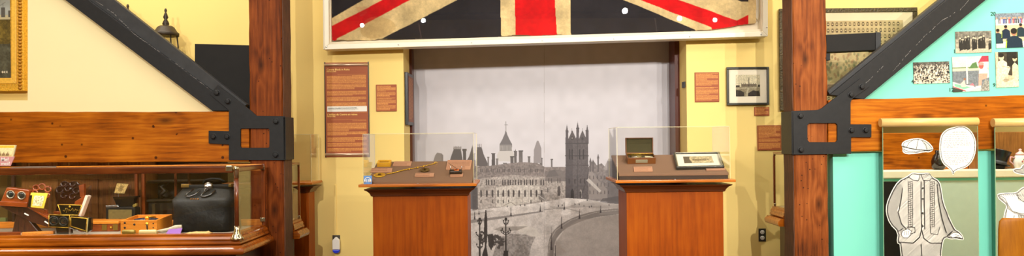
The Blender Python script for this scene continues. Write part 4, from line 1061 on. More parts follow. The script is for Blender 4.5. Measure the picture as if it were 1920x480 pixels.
B().lathe([(.046,0),(.046,.012),(.036,.022),(.032,.034),(.024,.042),(.026,.05),(.02,.056),(.022,.064),(.018,.07),(.019,.095),(.0,.095)],(KX,KY0,zg-.008-.03),'Z',24).build('post_foot', M['brass'], t, label='shiny nickelled foot of the corner post')
B().lathe([(0,-.05),(.019,-.05),(.019,.0),(.022,.004),(.022,.02),(.016,.03),(0,.033)],(KX,KY0,zt-.01),'Z',24).build('post_cap', M['brass'], t, label='shiny nickelled cap of the corner post')
B().box(KX-.022,KX-.07,KY0-.016,KY0+.016,zt-.014,zt+.028).build('rail_ferrule', M['brass'], t, bevel=.006)
B().box(KX-.014,KX+.014,KY1-.03,KY1,zd,zt+.02).build('rear_post', M['mahogz'], t, bevel=.004)
for z in (zt-.005, zd+.05): B().box(KX-.02,KX+.018,KY1-.045,KY1-.028,z-.018,z+.012).build('rear_clip', M['brass'], t, bevel=.003)
for px_ in (258,271,28):
    x=WX(px_,360,KY1); B().box(x-.011,x+.011,KY1-.028,KY1-.002,zd+.05,zt-.03).build('back_mullion', M['mahogz'] if px_>200 else M['darkwood'], t, bevel=.003)
B().box(KL,KX-.014,KY0-.002,KY0+.002,zg,zt-.022).build('front_glass', M['glass'], t)
B().box(KX-.002,KX+.002,KY0+.016,KY1-.03,zg,zt-.016).build('end_glass', M['glass'], t)
B().box(KL,KX-.012,KY0+.014,KY1-.03,zt+.012,zt+.016).build('top_glass', M['glass'], t)
B().box(KL,KX-.014,KY1-.016,KY1-.012,zd+.05,zt-.03).build('back_glass', M['glass'], t)
# two small cases seen end-on behind the posts
def end_case(label, xe, side, y0, y1, zt, zg, length=.95, body_in=.05, sc=.8):
    xo = xe-side*length; a,b_=min(xe,xo),max(xe,xo)
    t=thing('glass_display_case',label,'display case',((xe+xo)/2,(y0+y1)/2,0))
    bx=(xo,xe-side*body_in); B().box(min(bx),max(bx),y0+.03,y1-.02,0.06,zg-.11).build('body', M['darkwood'], t, bevel=.004)
    B().box(min(bx),max(bx),y0+.05,y1,0,.06).build('plinth', M['darkwood'], t)
    for nm,sec in (('upper_moulding',upper),('sill_moulding',lower)):
        rings=[]
        for st in range(4):
            rr=[]
            for o,h in sec:
                o2=o*sc+(.018 if nm=='sill_moulding' and o>0 else 0)
                if st==0: rr.append(Vector((xo,y0-max(o2,0)*.1,zg+h)))
                elif st==1: rr.append(Vector((xe+side*o2,y0-max(o2,0)*.1,zg+h)))
                elif st==2: rr.append(Vector((xe+side*o2,y1+max(o2,0)*.1,zg+h)))
                else: rr.append(Vector((xo,y1+max(o2,0)*.1,zg+h)))
            rings.append(rr)
        B().loft(rings,sm=False).build(nm,M['mahog'],t,bevel=.0015)
    for x in (xe-side*.01,xo+side*.01):
        for y in (y0+.012,y1-.012):
            B().box(x-.009,x+.009,y-.009,y+.009,zg,zt-.02).build('corner_post', M['mahogz'], t, bevel=.003)
            for z in (zt-.018,zg+.01): B().box(x-.011,x+.011,y-.011,y+.011,z-.014,z+.014).build('corner_clip', M['brass'], t, bevel=.002)
    for y in (y0+.012,y1-.012): B().box(a,b_,y-.011,y+.011,zt-.02,zt).build('long_rail', M['mahogdark'], t, bevel=.005)
    for x in (xe-side*.01,xo+side*.01): B().box(x-.01,x+.01,y0,y1,zt-.02,zt).build('end_rail', M['mahogz'], t, bevel=.005)
    B().box(a+.02,b_-.02,y0+.02,y1-.02,zg-.03,zg-.001).build('case_floor', M['deckcase'], t)
    xg=xe-side*.01; B().box(xg-.0015,xg+.0015,y0+.02,y1-.02,zg,zt-.02).build('end_glass', M['glass'], t)
    for y in (y0+.012,y1-.012): B().box(a+.02,b_-.02,y-.0015,y+.0015,zg,zt-.02).build('long_glass', M['glass'], t)
    B().box(a+.01,b_-.01,y0+.01,y1-.01,zt-.008,zt-.004).build('top_glass', M['glass'], t)
    return t
end_case('mahogany glass case half hidden behind the left post, its end pane showing', -1.80, 1, 6.50, 6.79, 1.34, .865, .95)
end_case('mahogany glass case half hidden behind the right post, its end pane showing', 2.225, -1, 6.50, 6.84, 1.385, .925, .42)

# ------------------------------------------------------------ cabinets seen through the long case
t=thing('panelled_cabinet','brown panelled wooden cabinet seen through the glass behind the long case','cabinet',(-3.3,7.0,0))
xa,xb=WX(38,360,6.75),WX(262,360,6.75); zc=1.56
B().box(xa,xb,6.77,7.15,0,zc).build('body', M['panelwood'], t)
n=3; wd=(xb-xa)/n
for k in range(n):
    a=xa+k*wd
    for z0,z1 in ((.12,.62),(.68,1.22),(1.27,1.5)):
        b=B(); b.box(a+.02,a+wd-.02,6.752,6.772,z0,z1); dfr=b.build('door_frame' if z1<1.25 else 'drawer_front', M['panelwood'], t, bevel=.004)
        b=B(); b.loft([[Vector((a+.07+e,6.752-h,z0+.05+e)),Vector((a+wd-.07-e,6.752-h,z0+.05+e)),Vector((a+wd-.07-e,6.752-h,z1-.05-e)),Vector((a+.07+e,6.752-h,z1-.05-e))] for e,h in ((0,0),(0,.004),(.02,.014))],sm=False); b.build('raised_panel', M['panelwood'], dfr)
    B().lathe([(.012,0),(.014,-.012),(.008,-.02),(0,-.022)],(a+wd*.5,6.74,1.385),'Y',12).build('knob', M['brass'], dfr)
dk=plain('dark_green_black_furniture',rgb(48,40,24),.5,var=.3,scale=6)
t=thing('dark_sideboard','dark carved sideboard seen dimly through the glass behind the black leather bag','sideboard',(-2.6,6.95,0))
xa,xb=WX(272,360,6.8),WX(396,360,6.8)
B().box(xa,xb,6.85,7.2,0,WZ(350,378,6.85)).build('body', dk, t, bevel=.01)
B().box(xa,xb,7.05,7.2,.9,1.56).build('back_board', dk, t)
B().box(xa,xb,6.82,7.05,WZ(350,378,6.85),WZ(350,373,6.85)).build('top_shelf', dk, t, bevel=.008)
for px_ in (300,345):
    x=WX(px_,360,6.86); b=B().tube([(x,6.9,WZ(px_,373,6.85)),(x-.02,6.9,WZ(px_,366,6.85)),(x+.03,6.9,WZ(px_,358,6.85)),(x-.01,6.9,WZ(px_,350,6.85)),(x+.05,6.9,WZ(px_,344,6.85))],[.03,.02,.026,.018,.012],10); b.build('scroll_bracket', dk, t)
B().box(xa,xb,6.83,7.05,WZ(350,343,6.85),WZ(350,338,6.85)).build('upper_shelf', dk, t, bevel=.008)
for px_ in (288,330,376): 
    x=WX(px_,360,6.84); B().box(x-.012,x+.012,6.836,6.85,.2,WZ(px_,382,6.85)).build('stile', plain('dull_gilt',rgb(90,72,34),.5), t)
t=thing('dark_glass_cabinet','dark narrow cabinet seen through the far left end of the long case','cabinet',(-3.9,6.95,0))
xa,xb=WX(-300,360,6.8),WX(36,360,6.8)
B().box(xa,xb,6.9,7.2,0,1.56).build('body', plain('olive_brown_panel',rgb(120,92,44),.6,var=.1), t)
for px_ in (-60,24): x=WX(px_,360,6.9); B().box(x-.03,x+.03,6.87,6.9,0,1.56).build('stile', M['darkwood'], t, bevel=.004)
B().box(xa,WX(14,360,6.9),6.87,6.9,WZ(0,424,6.9),WZ(0,408,6.9)).build('green_shelf_edge', plain('pale_green_strip',rgb(150,170,110),.4), t)
# =====================================================================  OBJECTS IN THE LONG CASE
def floor_pt(px, Y): return Vector((WX(px,430,Y), Y, zd+.0005))
goldleaf=plain('gold_leaf_trim',rgb(190,150,50),.35,.8,var=.2,scale=80)
lensm=plain('lens_glass',rgb(26,32,32),.05,coat=1); lensrim=plain('lens_rim',rgb(150,140,120),.3,.8)
def eyepiece(t, px, py, Y, r, rim=lensrim):
    c=W(px,py,Y); rm=B().lathe([(r*1.12,0),(r*1.12,-.008),(r*.9,-.008),(r*.88,-.002)],c,'Y',24).build('lens_rim',rim,t,origin=c)
    B().lathe([(r*.9,-.001),(r*.6,-.005),(0,-.008)],c,'Y',24).build('lens',lensm,rm,origin=c)
# wooden table stereoscope
ZMIN=zd+.0006
t=thing('wooden_stereoscope','red-brown wooden stereoscope with two round lenses holding a yellow-edged picture card','stereoscope',floor_pt(48,5.85))
Y=5.80
B().pxp([(1,378),(12,352.5),(14,351.5),(53,356),(55,358),(51,388)],Y,.07).build('viewer_block',M['redwood'],t,bevel=.004)
B().pxp([(0,377),(51,380),(50,389),(-2,386)],Y-.012,.06).build('lower_bar',M['redwood'],t,bevel=.003)
eyepiece(t,20.5,364.5,Y,.027); eyepiece(t,41,366.5,Y,.027)
B().pxp([(-2,386),(50,389),(96,411),(94,427),(60,417),(30,402)],Y+.01,.07).build('hinged_board',M['darkwood'],t,bevel=.003)
B().pxp([(50,388),(54,388),(97,410),(94,414)],Y-.004,.08).build('board_edge',M['redwood'],t,bevel=.002)
B().pxp([(84,414),(95,421),(94,423),(83,416)],Y-.006,.004).build('bone_strip',M['white'],t)
B().pxp([(46,399),(54,403),(53,405),(45,401)],Y+.004,.004).build('bone_strip',M['white'],t)
B().pxp([(52,388),(58,361),(89.5,362.5),(81.5,391)],Y-.02,.006).build('card_frame',plain('yellow_card',rgb(228,190,60),.5,var=.03),t,bevel=.001)
P=Paint(0,0,30,30,2.5,(208,196,150),raw=True); P.noise(.3,3,3); P.noise(.25,1.2,4)
for k in range(14): P.line([(random.uniform(3,26),random.uniform(4,26)),(random.uniform(3,26),random.uniform(4,26))],.8,(80,70,50),.5)
Q=[(64.5,366.5),(84,367.5),(78,387),(60.5,385.5)]
def qpos(Q,Y,w,h):
    W4=[W(x,y,Y) for x,y in Q]
    def pos(x,y):
        u=x/w; v=y/h; r=[(W4[0][i]*(1-u)+W4[1][i]*u)*(1-v)+(W4[3][i]*(1-u)+W4[2][i]*u)*v for i in range(3)]; return r[0],r[1],r[2]
    return pos
P.build('picture_card',M['print'],qpos(Q,Y-.0212,30,30),t)
B().pxp([(52,388),(56,366),(60,366),(57,389)],Y-.023,.004).build('card_clip',M['blkgloss'],t)
for (x,y,r) in ((68,352,5.5),(79,350,6),(90,355,5.5),(88,366,5),(66,361,4.5)):
    c=[W(x+r*math.cos(a),y+r*.9*math.sin(a),Y+.03) for a in [i*math.pi/6 for i in range(13)]]; B().tube(c,.0065,8,caps=False).build('carved_scroll',M['redwood'],t)
B().pxp([(60,388),(63,348),(68,346),(66,388)],Y+.04,.02).build('support_post',M['redwood'],t,bevel=.004)
B().pxp([(80,410),(82,392),(88,394),(87,414)],Y+.03,.02).build('support_post',M['redwood'],t,bevel=.004)
B().pxp([(30,400),(44,400),(74,436),(22,438)],Y+.02,.05).build('dark_stand',M['darkwood'],t,bevel=.006)
# loose boards at the front
def slab(label,pts,Y,h,mat,cat='board',name='wooden_board'):
    b=B(); P0=[Vector((WX(x,435,yy),yy,zd+.0005)) for x,yy in pts]; b.extr(P0,(0,0,h)); return tag(b.build(name,mat,bevel=.003),label,cat)
slab('short dark wooden slat lying at the far left front of the long case',[(-12,5.64),(39,5.64),(39,5.69),(-12,5.69)],5.66,.022,M['redwood'])
slab('orange wooden slat lying askew in front of the wooden stereoscope',[(40,5.63),(100,5.70),(104,5.755),(42,5.68)],5.66,.02,M['orangewood'])
# carved dark holder
t=thing('carved_holder','dark glossy carved wooden holder with scrollwork top and pale slanting edge','holder',floor_pt(128,6.0)); Y=5.98
ol=[(99,431),(102,405),(106,382),(101,362),(103,352),(111,348),(113,341),(120,338),(126,341),(131,343),(136,339),(144,340),(148,346),(157,345),(158,372),(150,405),(150,431)]
B().pxp(smoothp(ol,1),Y,.022).build('carved_back',plain('black_walnut',rgb(46,20,12),.18,coat=.6,var=.2),t,bevel=.005)
B().pxp([(147,348),(157,344.5),(158,372),(150,370)],Y-.01,.03).build('red_side',M['redwood'],t,bevel=.003)
for (x,y,r) in ((119,345,4.5),(136,345,4.5),(112,356,6),(127,353,5),(143,357,5.5),(119,366,5),(135,368,5)):
    c=[W(x+r*math.cos(a),y+r*math.sin(a),Y-.006) for a in [i*math.pi/6 for i in range(11)]]; B().tube(c,[.007]*6+[.006,.005,.004,.003,.002],8).build('carved_scroll',plain('black_walnut',rgb(60,26,14),.15,coat=.8,var=.2),t)
B().pxp([(100,396),(150,398),(146,414),(100,412)],Y-.03,.04).build('front_ledge',M['redwood'],t,bevel=.004)
B().pxp([(160,366),(165,368),(151,406),(146,405)],Y-.05,.05).build('slanting_edge',plain('pale_bone_edge',rgb(222,206,186),.4),t,bevel=.002)
B().pxp([(140,378),(160,366),(147,405),(136,405)],Y-.035,.03).build('slanting_support',M['redwood'],t,bevel=.003)
# black lacquer stereo viewer with gold trim
t=thing('lacquer_stereo_viewer','small black lacquered stereo viewer with gold borders, lens box and open side flap','stereoscope',floor_pt(128,5.72)); Y=5.70
B().pxp([(92,402.5),(130.5,404),(129.5,427),(91.5,425)],Y,.07).build('lens_box',M['blkgloss'],t,bevel=.002)
for a,b_ in (((92,402.5),(130.5,404)),((130.5,404),(129.5,427)),((129.5,427),(91.5,425)),((91.5,425),(92,402.5))):
    B().tube([W(*a,Y-.001),W(*b_,Y-.001)],.0028,6).build('gold_edge',goldleaf,t)
dkr=plain('dark_lens_rim',rgb(50,52,48),.3,.6); eyepiece(t,101.5,414,Y,.03,dkr); eyepiece(t,119.5,415,Y,.03,dkr)
B().pxp([(104,426),(130,427),(130,439),(106,438)],Y+.01,.05).build('lower_body',M['blkgloss'],t,bevel=.002)
B().pxp([(129,427),(131.5,427),(131.5,439),(129,439)],Y-.002,.01).build('steel_hinge',M['steel'],t)
lidq=[(108.5,383.5),(153.5,385),(146,403.5),(115,403)]
B().pxp(lidq,Y+.03,.012).build('trapezoid_lid',M['blkgloss'],t,bevel=.002)
for i in range(4): B().tube([W(*lidq[i],Y+.028),W(*lidq[(i+1)%4],Y+.028)],.0032,6).build('gold_edge',goldleaf,t)
r=random.Random(8)
b=B()
for k in range(9):
    x=118+k*3; b.tube([W(x,396+r.uniform(-3,3),Y+.028),W(x+2.5,393+r.uniform(-3,3),Y+.026),W(x+5,396+r.uniform(-4,3),Y+.028)],.0013,5)
b.build('gold_ornament',goldleaf,t); c=W(131,387.5,Y+.027); B().lathe([(.008,0),(.006,-.004),(0,-.005)],c,'Y',12).build('gold_boss',M['gold'],t)
fl=[(130.5,404.5),(166,408),(163,436),(130,426)]
B().pxp(fl,Y-.02,.01).build('side_flap',M['blkgloss'],t,bevel=.001)
B().pxp([(165,407),(171,409),(170,432),(162,437)],Y-.026,.03).build('flap_edge',M['blkgloss'],t,bevel=.003)
B().pxp([(164.2,408),(166,408),(163.4,436),(161.8,436)],Y-.027,.006).build('pale_edge',plain('pale_gilt_edge',rgb(226,214,150),.3,.4),t)
FLi=inset(fl,3.2)
for i in range(4): B().tube([W(*FLi[i],Y-.022),W(*FLi[(i+1)%4],Y-.022)],.0038,6).build('gold_border',goldleaf,t)
B().tube([W(131,427,Y-.022),W(145,433,Y-.022),W(161,438,Y-.022)],.002,6).build('steel_wire',M['steel'],t)
# black camera at the back
t=thing('folding_camera','old black box camera with olive front at the back of the case','camera',floor_pt(225,6.08)); Y=6.02
B().pxp([(198,388.5),(247,387.5),(253,390),(253,420),(198,420)],Y,.09).build('body',M['leather'],t,bevel=.005)
B().pxp([(203,393),(247,393),(247,420),(203,420)],Y-.003,.005).build('olive_front',M['olive'],t,bevel=.002)
B().pxp([(212,370.5),(252.5,369),(249,387.5),(219,388)],Y+.01,.07).build('top_section',M['blkgloss'],t,bevel=.003)
B().pxp([(211.5,369.5),(253,368),(253,371),(211.5,372.5)],Y,.09).build('top_flange',M['blkgloss'],t,bevel=.002)
B().pxp([(198,386),(220,384.5),(222,388),(199,389.5)],Y+.002,.06).build('silver_catch',M['steel'],t,bevel=.002)
B().pxp([(247,385),(255,381),(256,386),(250,390)],Y+.01,.03).build('brass_fitting',plain('olive_brass',rgb(160,140,70),.35,.7),t,bevel=.003)
# leaning card
Q=[(219.5,343.5),(241,345),(233,363),(214,362)]
t=thing('leaning_card','small tilted cream picture card behind the black box camera','card',W(227,362,6.12)); 
B().pxp(Q,6.12,.002).build('card',plain('aged_card',rgb(190,160,90),.6),t)
P=Paint(0,0,24,20,2,(196,166,100),raw=True); P.ell(12,10,6,7,(130,104,60),.7); P.noise(.2,2,3); P.line([(6,16),(18,5)],1,(110,86,50),.6)
P.build('printed_face',M['print'],qpos(inset(Q,1),6.1185,24,20),t)
B().tube([W(222,363,6.125),W(222,406,6.125),Vector((WX(222,406,6.125),6.125,zd))],.003,6).build('card_stand',M['steel'],t)
# flat brown box
x0,x1=WX(152,430,5.88),WX(227,430,5.88)
t=thing('flat_wooden_box','flat glossy brown wooden box with brass corners, behind and left of the open honey-wood box','box',((x0+x1)/2,5.9,zd))
hb=WZ(190,415,5.84)-zd
B().box(x0,x1,5.84,6.05,zd+.0005,zd+hb*.72).build('body',M['redwood'],t,bevel=.003); B().box(x0-.003,x1+.003,5.837,6.053,zd+hb*.74,zd+hb).build('lid',M['orangewood'],t,bevel=.003)
for x in (x1-.1,x1-.02): B().box(x-.018,x+.018,5.834,5.84,zd+.01,zd+hb*.7).build('brass_corner',plain('olive_brass',rgb(150,120,50),.35,.7),t,bevel=.001)
B().lathe([(.008,0),(.006,-.006),(0,-.008)],(x1-.05,5.836,zd+hb*.4),'Y',12).build('clasp',M['gold'],t)
# open honey-wood box
x0,x1=WX(226,430,5.68),WX(294,430,5.68); Yf,Yk=5.68,5.93; xb0,xb1=WX(256,400,Yk),WX(322,400,Yk); hz=WZ(260,413,Yf)-.0; z0=zd+.0005; zk=WZ(290,402.5,Yk); w=.012
t=thing('open_honey_box','open honey-coloured wooden box holding a dark lens and brass fittings','box',((x0+x1)/2,5.8,zd))
B().hexa([(x0,Yf,z0),(x1,Yf,z0),(x1,Yf+w,z0),(x0,Yf+w,z0),(x0,Yf,hz),(x1,Yf,hz),(x1,Yf+w,hz),(x0,Yf+w,hz)]).build('front_board',M['orangewood'],t,bevel=.002)
B().hexa([(xb0,Yk,z0),(xb1,Yk,z0),(xb1,Yk+w,z0),(xb0,Yk+w,z0),(xb0,Yk,zk),(xb1,Yk,zk),(xb1,Yk+w,zk),(xb0,Yk+w,zk)]).build('back_board',M['orangewood'],t,bevel=.002)
for a,b_,s in ((x0,xb0,1),(x1,xb1,-1)):
    B().hexa([(a,Yf+w,z0),(a+s*w,Yf+w,z0),(b_+s*w,Yk,z0),(b_,Yk,z0),(a,Yf+w,hz),(a+s*w,Yf+w,hz),(b_+s*w,Yk,zk),(b_,Yk,zk)] if s>0 else
             [(a-w,Yf+w,z0),(a,Yf+w,z0),(b_,Yk,z0),(b_-w,Yk,z0),(a-w,Yf+w,hz),(a,Yf+w,hz),(b_,Yk,zk),(b_-w,Yk,zk)]).build('side_board',M['orangewood'],t,bevel=.002)
zi=hz-.022
B().hexa([(x0+w,Yf+w,z0),(x1-w,Yf+w,z0),(xb1-w,Yk,z0),(xb0+w,Yk,z0),(x0+w,Yf+w,zi),(x1-w,Yf+w,zi),(xb1-w,Yk,zi),(xb0+w,Yk,zi)]).build('tray',M['orangewood'],t)
xm=(x0+x1+xb0+xb1)/4
B().lathe([(.085,0),(.088,.012),(.08,.02),(.05,.026),(0,.03)],(xm-.01,5.82,zi),'Z',28).build('dark_lens',plain('blue_black_glass',rgb(34,48,66),.1,coat=.6),t)
b=B(); b.tube([(xm+.02,5.74,zi+.03),(xm+.04,5.78,zi+.04),(xm+.07,5.8,zi+.03)],.006,8); b.lathe([(.014,0),(.014,.02),(0,.024)],(xm+.03,5.75,zi+.02),'Z',12); b.build('brass_fitting',M['gold'],t)
for px_,py_ in ((234,418),(252,421),(234,427)):
    c=W(px_,py_,Yf); B().lathe([(.008,-.001),(.006,-.004),(0,-.004)],c,'Y',10).build('iron_pin',M['iron'],t)
c=W(276,420,Yf); B().lathe([(.012,-.001),(.012,-.006),(0,-.008)],c,'Y',12).build('brass_knob',M['gold'],t); B().tube([c+Vector((0,-.006,0)),W(276,431,Yf-.008)],.004,6).build('hook',M['iron'],t)
for py_ in (419,427): c=W(287.5,py_,Yf); B().lathe([(.005,-.001),(.004,-.004),(0,-.005)],c,'Y',10).build('iron_pin',M['iron'],t)
# small rolls
Y=5.63
a=WX(230.5,436,Y); b_=WX(253,436,Y)
tag(B().lathe([(0,0),(.015,0),(.017,.004),(.017,b_-a-.004),(.015,b_-a),(0,b_-a)],(a,Y,zd+.0175),'X',16).build('green_roll',plain('olive_brass_roll',rgb(140,120,50),.4,.5)),'short olive-brown metal roll lying in front of the open honey-wood box, left one','roll')
a=WX(262,436,Y); b_=WX(293.5,436,Y)
tag(B().lathe([(0,0),(.015,0),(.016,.004),(.016,b_-a-.004),(.015,b_-a),(0,b_-a)],(a,Y,zd+.0165),'X',16).build('cream_roll',plain('cream_candle',rgb(214,194,134),.5)),'cream-coloured stick lying in front of the open honey-wood box','roll')
# twisted paper, purple card, chain tangle
pts=[W(295,436,5.66),W(305,434,5.67),W(318,430.5,5.68),W(330,427,5.69),W(341,426,5.7)]
for p in pts: p.z=max(p.z,zd+.02)
tag(B().tube(pts,[.006,.012,.016,.02,.018],9).build('twisted_paper',M['paper']),'grey crumpled twist of paper beside the black leather bag','paper')
b=B().extr([Vector((WX(311,436,5.6),5.60,zd+.001)),Vector((WX(338,436,5.6),5.60,zd+.001)),Vector((WX(342,436,5.68),5.68,zd+.03)),Vector((WX(318,436,5.68),5.68,zd+.03))],(0,0,.006))
tag(b.build('purple_card',M['purple']),'small purple card under the twist of paper in front of the black bag','card')
b=B(); r=random.Random(5); q=[]
for i in range(36):
    a=i*1.1; q.append(Vector((WX(303,430,5.83)+.03*math.cos(a)*r.uniform(.3,1),5.84+.02*math.sin(a*1.3),zd+.008+.0016*i)))
tag(b.tube(q,.004,6).build('chain_tangle',plain('dull_chain',rgb(90,78,50),.35,.7)),'tangle of dull chain between the honey-wood box and the black bag','chain')
# cloth strip
t_=[]; b=B(); P1=[(346,437.5),(356,435.5),(368,435),(380,434.5),(392,434.5),(397,437)]
rings=[]
for i,(x,y) in enumerate(P1):
    c=W(x,y,5.62); h=[.004,.012,.014,.016,.018,.006][i]; rings.append([Vector((c.x,5.62+.035*math.cos(a),zd+.001+h*max(0,math.sin(a))*(1+.3*math.sin(i*2+a*3)))) for a in [math.pi*k/9 for k in range(10)]])
b.loft(rings); tag(b.build('folded_cloth',M['tan']),'tan folded strip of cloth in front of the black bag','cloth')
# doctor's bag
Yb=5.86; S_=F/Yb; c=floor_pt(386,Yb); t=thing('doctor_bag','large worn black leather doctor bag with handles and metal clasp','bag',c)
xl,xr=WX(327,400,5.80)-c.x,WX(439,400,5.80)-c.x; hw=(xr-xl)/2; xc=(xl+xr)/2; H=WZ(386,352,Yb)-zd
def sring(z,w,d,dx=0,p=7,n=48):
    out=[]
    for i in range(n):
        a=2*math.pi*i/n; ca,sa=math.cos(a),math.sin(a); k=(abs(ca)**p+abs(sa)**p)**(-1/p)
        out.append(Vector((c.x+xc+dx+w*k*ca, c.y+d*k*sa+.006*math.sin(a*3+z*30), zd+.0005+z)))
    return out
rings=[sring(0,hw*.97,.14),sring(.02,hw*.99,.145),sring(H*.3,hw*.98,.14),sring(H*.45,hw*.965,.132),sring(H*.58,hw*.98,.132),sring(H*.70,hw*1.02,.126),sring(H*.755,hw*1.02,.115),sring(H*.80,hw*.985,.095),sring(H*.89,hw*.9,.058),sring(H*.96,hw*.83,.03),sring(H,hw*.8,.02)]
B().loft(rings).build('body',M['leather'],t)
B().box(c.x+xc-hw*.8,c.x+xc+hw*.82,c.y-.022,c.y+.022,zd+H-.004,zd+H+.024).build('frame_bar',M['leather'],t,bevel=.008,seg=3)
for i in (0,1): 
    x=c.x+xc-hw*.8+(hw*1.6 if i else 0); B().box(x-.01,x+.05 if not i else x+.012,c.y-.024,c.y+.024,zd+H+.004,zd+H+.028).build('frame_corner',plain('worn_brass',rgb(130,104,50),.35,.8),t,bevel=.004)
cc=Vector((c.x+xc+.02,c.y-.026,zd+H+.012)); cl=B().lathe([(.03,0),(.03,-.008),(.022,-.018),(0,-.024)],cc,'Y',24).build('clasp',M['steel'],t)
B().box(cc.x-.03,cc.x+.03,c.y-.03,c.y-.02,cc.z-.02,cc.z+.02).build('clasp_plate',plain('worn_brass',rgb(130,104,50),.35,.8),t,bevel=.004)
B().tube([cc+Vector((-.012+.012*math.cos(a),-.016,-.03+.014*math.sin(a))) for a in [i*math.pi/6 for i in range(13)]],.003,6).build('ring',M['steel'],cl)
for x0_ in (363,392):
    p=[(x0_,354),(x0_-9,362),(x0_-10,366),(x0_-2,367),(x0_+6,364),(x0_+13,356)]
    pp=[]
    for k,(x,y) in enumerate(p):
        z_=WZ(x,y,Yb); f=(z_-zd)/H; d=.026+max(0,(1-f))*.33+.006; pp.append(Vector((WX(x,y,Yb-.05),c.y-d-.01,z_)))
    B().tube(pp,.0065,8).build('handle',M['blkgloss'],t)
for k in range(4):
    x,y=369.5+k*4.3,371; z_=WZ(x,y,Yb); f=(z_-zd)/H; B().box(WX(x,y,Yb)-.004,WX(x,y,Yb)+.004,c.y-.115,c.y-.109,z_-.004,z_+.004).build('gold_initial',plain('gold_stamp',rgb(170,110,40),.4,.5),t,bevel=.001)
B().pxp([(338,344),(352,345),(360,350),(345,352)],Yb+.03,.05).build('rear_strap',M['leather'],t,bevel=.004)
tb=[Vector((cc.x+dx,c.y+.03,zd+H+.03+dz)) for dx,dz in ((-.06,0),(-.045,.025),(0,.034),(.06,.03),(.1,.012))]
B().tube(tb,.009,8).build('top_handle',M['leather'],t)
ZMIN=None
# leaflets standing on top of the case, at the far left
zt2=zt+.026
t=thing('card_stand','clear stand on the long case holding a yellow picture card above a pink card','leaflet stand',(WX(8,310,5.62),5.66,zt2))
Y=5.62
B().pxp([(-26,272),(28.5,272),(22,296),(-30,296)],Y+.04,.006).build('yellow_card',plain('yellow_leaflet',rgb(246,226,160),.5,var=.02),t,bevel=.001)
P=Paint(0,0,56,24,2,(246,232,176),raw=True); P.rect(0,0,56,5,(250,206,70)); P.rect(0,18,56,24,(206,184,120),.6)
for x in (20,30,38,46): P.poly([(x-3,20),(x,9+(x%4)),(x+3,20)],(150,124,84),.8); P.rect(x-3,16,x+4,21,(140,112,76),.8)
P.noise(.06,2,3); P.build('printed_face',M['print'],qpos([(-25,272.8),(27.2,272.8),(21,295.6),(-29,295.6)],Y+.0388,56,24),t)
B().pxp([(28,272),(30,272.5),(24,296),(22,296)],Y+.038,.01).build('acrylic_edge',M['acredge'],t)
B().pxp([(-34,293.5),(27.5,293.5),(19.5,311),(-36,311)],Y,.006).build('pink_card',plain('pink_leaflet',rgb(214,150,150),.5,var=.02),t,bevel=.001)
text('lettering','Me!',(WX(2,300,Y),Y-.001,WZ(2,302.3,Y)),.036,M['white'],t)
text('lettering','moi?',(WX(2,308,Y),Y-.001,WZ(2,309.8,Y)),.034,M['white'],t)
B().box(WX(-34,310,Y),WX(20,310,Y),Y-.01,Y+.07,zt2-.012,zt2-.006).build('stand_base',M['acredge'],t,bevel=.001)
x0,x1=WX(21,310,5.6),WX(75,310,5.6)
t=thing('flat_booklet','thin grey booklet lying flat on top of the long case','booklet',((x0+x1)/2,5.66,zt2))
B().box(x0,x1,5.60,5.80,zt+.0165,zt+.027).build('pages',plain('grey_pages',rgb(178,160,140),.7),t,bevel=.002); B().box(x0-.004,x1+.004,5.595,5.80,zt+.027,zt+.030).build('cover',plain('dark_grey_cover',rgb(120,104,92),.5),t,bevel=.001)

# =====================================================================  TURQUOISE WALL: PHOTOGRAPHS AND NUMBERS
YQ = YP-.004
def wallphoto(name,label,q,paint,w,h,sc=2.2):
    t=thing(name,label,'photograph',W((q[2][0]+q[3][0])/2,q[2][1],YP)); B().pxp(q,YP-.004,.0035).build('mount',M['black'],t)
    P=Paint(0,0,w,h,sc,(128,128,120),raw=True); paint(P,w,h); P.build('printed_face',M['print'],qpos(q,YP-.0052,w,h),t); return t
def crowd(P,w,h,skytone,r,n=260,dark=(36,34,32),light=(222,216,200)):
    P.img[:]=np.array((90,86,78))/255; P.noise(.35,2.2,r.randint(1,99))
    for k in range(n):
        y=h*(.12+.85*(k/n)); x=r.uniform(0,w); s=.9+1.2*k/n
        P.poly([(x-s*1.3,y+s*4),(x-s,y+s*.8),(x+s,y+s*.8),(x+s*1.3,y+s*4)],dark if r.random()<.5 else light,.85)
        P.ell(x,y,s*.75,s*.95,(206,192,168),.95,8); 
        if r.random()<.5: P.ell(x,y-s*.6,s*.8,s*.45,dark,.9,8)
    P.noise(.12,1.2,5)
def f1(P,w,h):
    r=random.Random(11); P.img[:]=np.array((150,142,124))/255; P.rect(0,0,w,h*.35,(120,116,104)); P.noise(.25,3,4); P.rect(0,h*.78,w,h,(186,176,152))
    for k in range(15):
        x=w*.12+r.uniform(0,w*.84); y=h*r.uniform(.22,.4); s=3.1
        P.poly([(x-s,h*.82+r.uniform(-2,4)),(x-s*.9,y+s),(x-s*.4,y+s*.6),(x+s*.4,y+s*.6),(x+s*.9,y+s),(x+s,h*.82)],(40,38,34),.95); P.ell(x,y,1.6,2,(196,182,156)); P.rect(x-.5,y+s,x+.5,y+s*2.4,(210,200,180),.6); P.rect(x-2.2,y-2.8,x+2.2,y-1.8,(30,28,26))
    P.noise(.1,1.2,6)
def f4(P,w,h): r=random.Random(12); crowd(P,w,h,0,r,300)
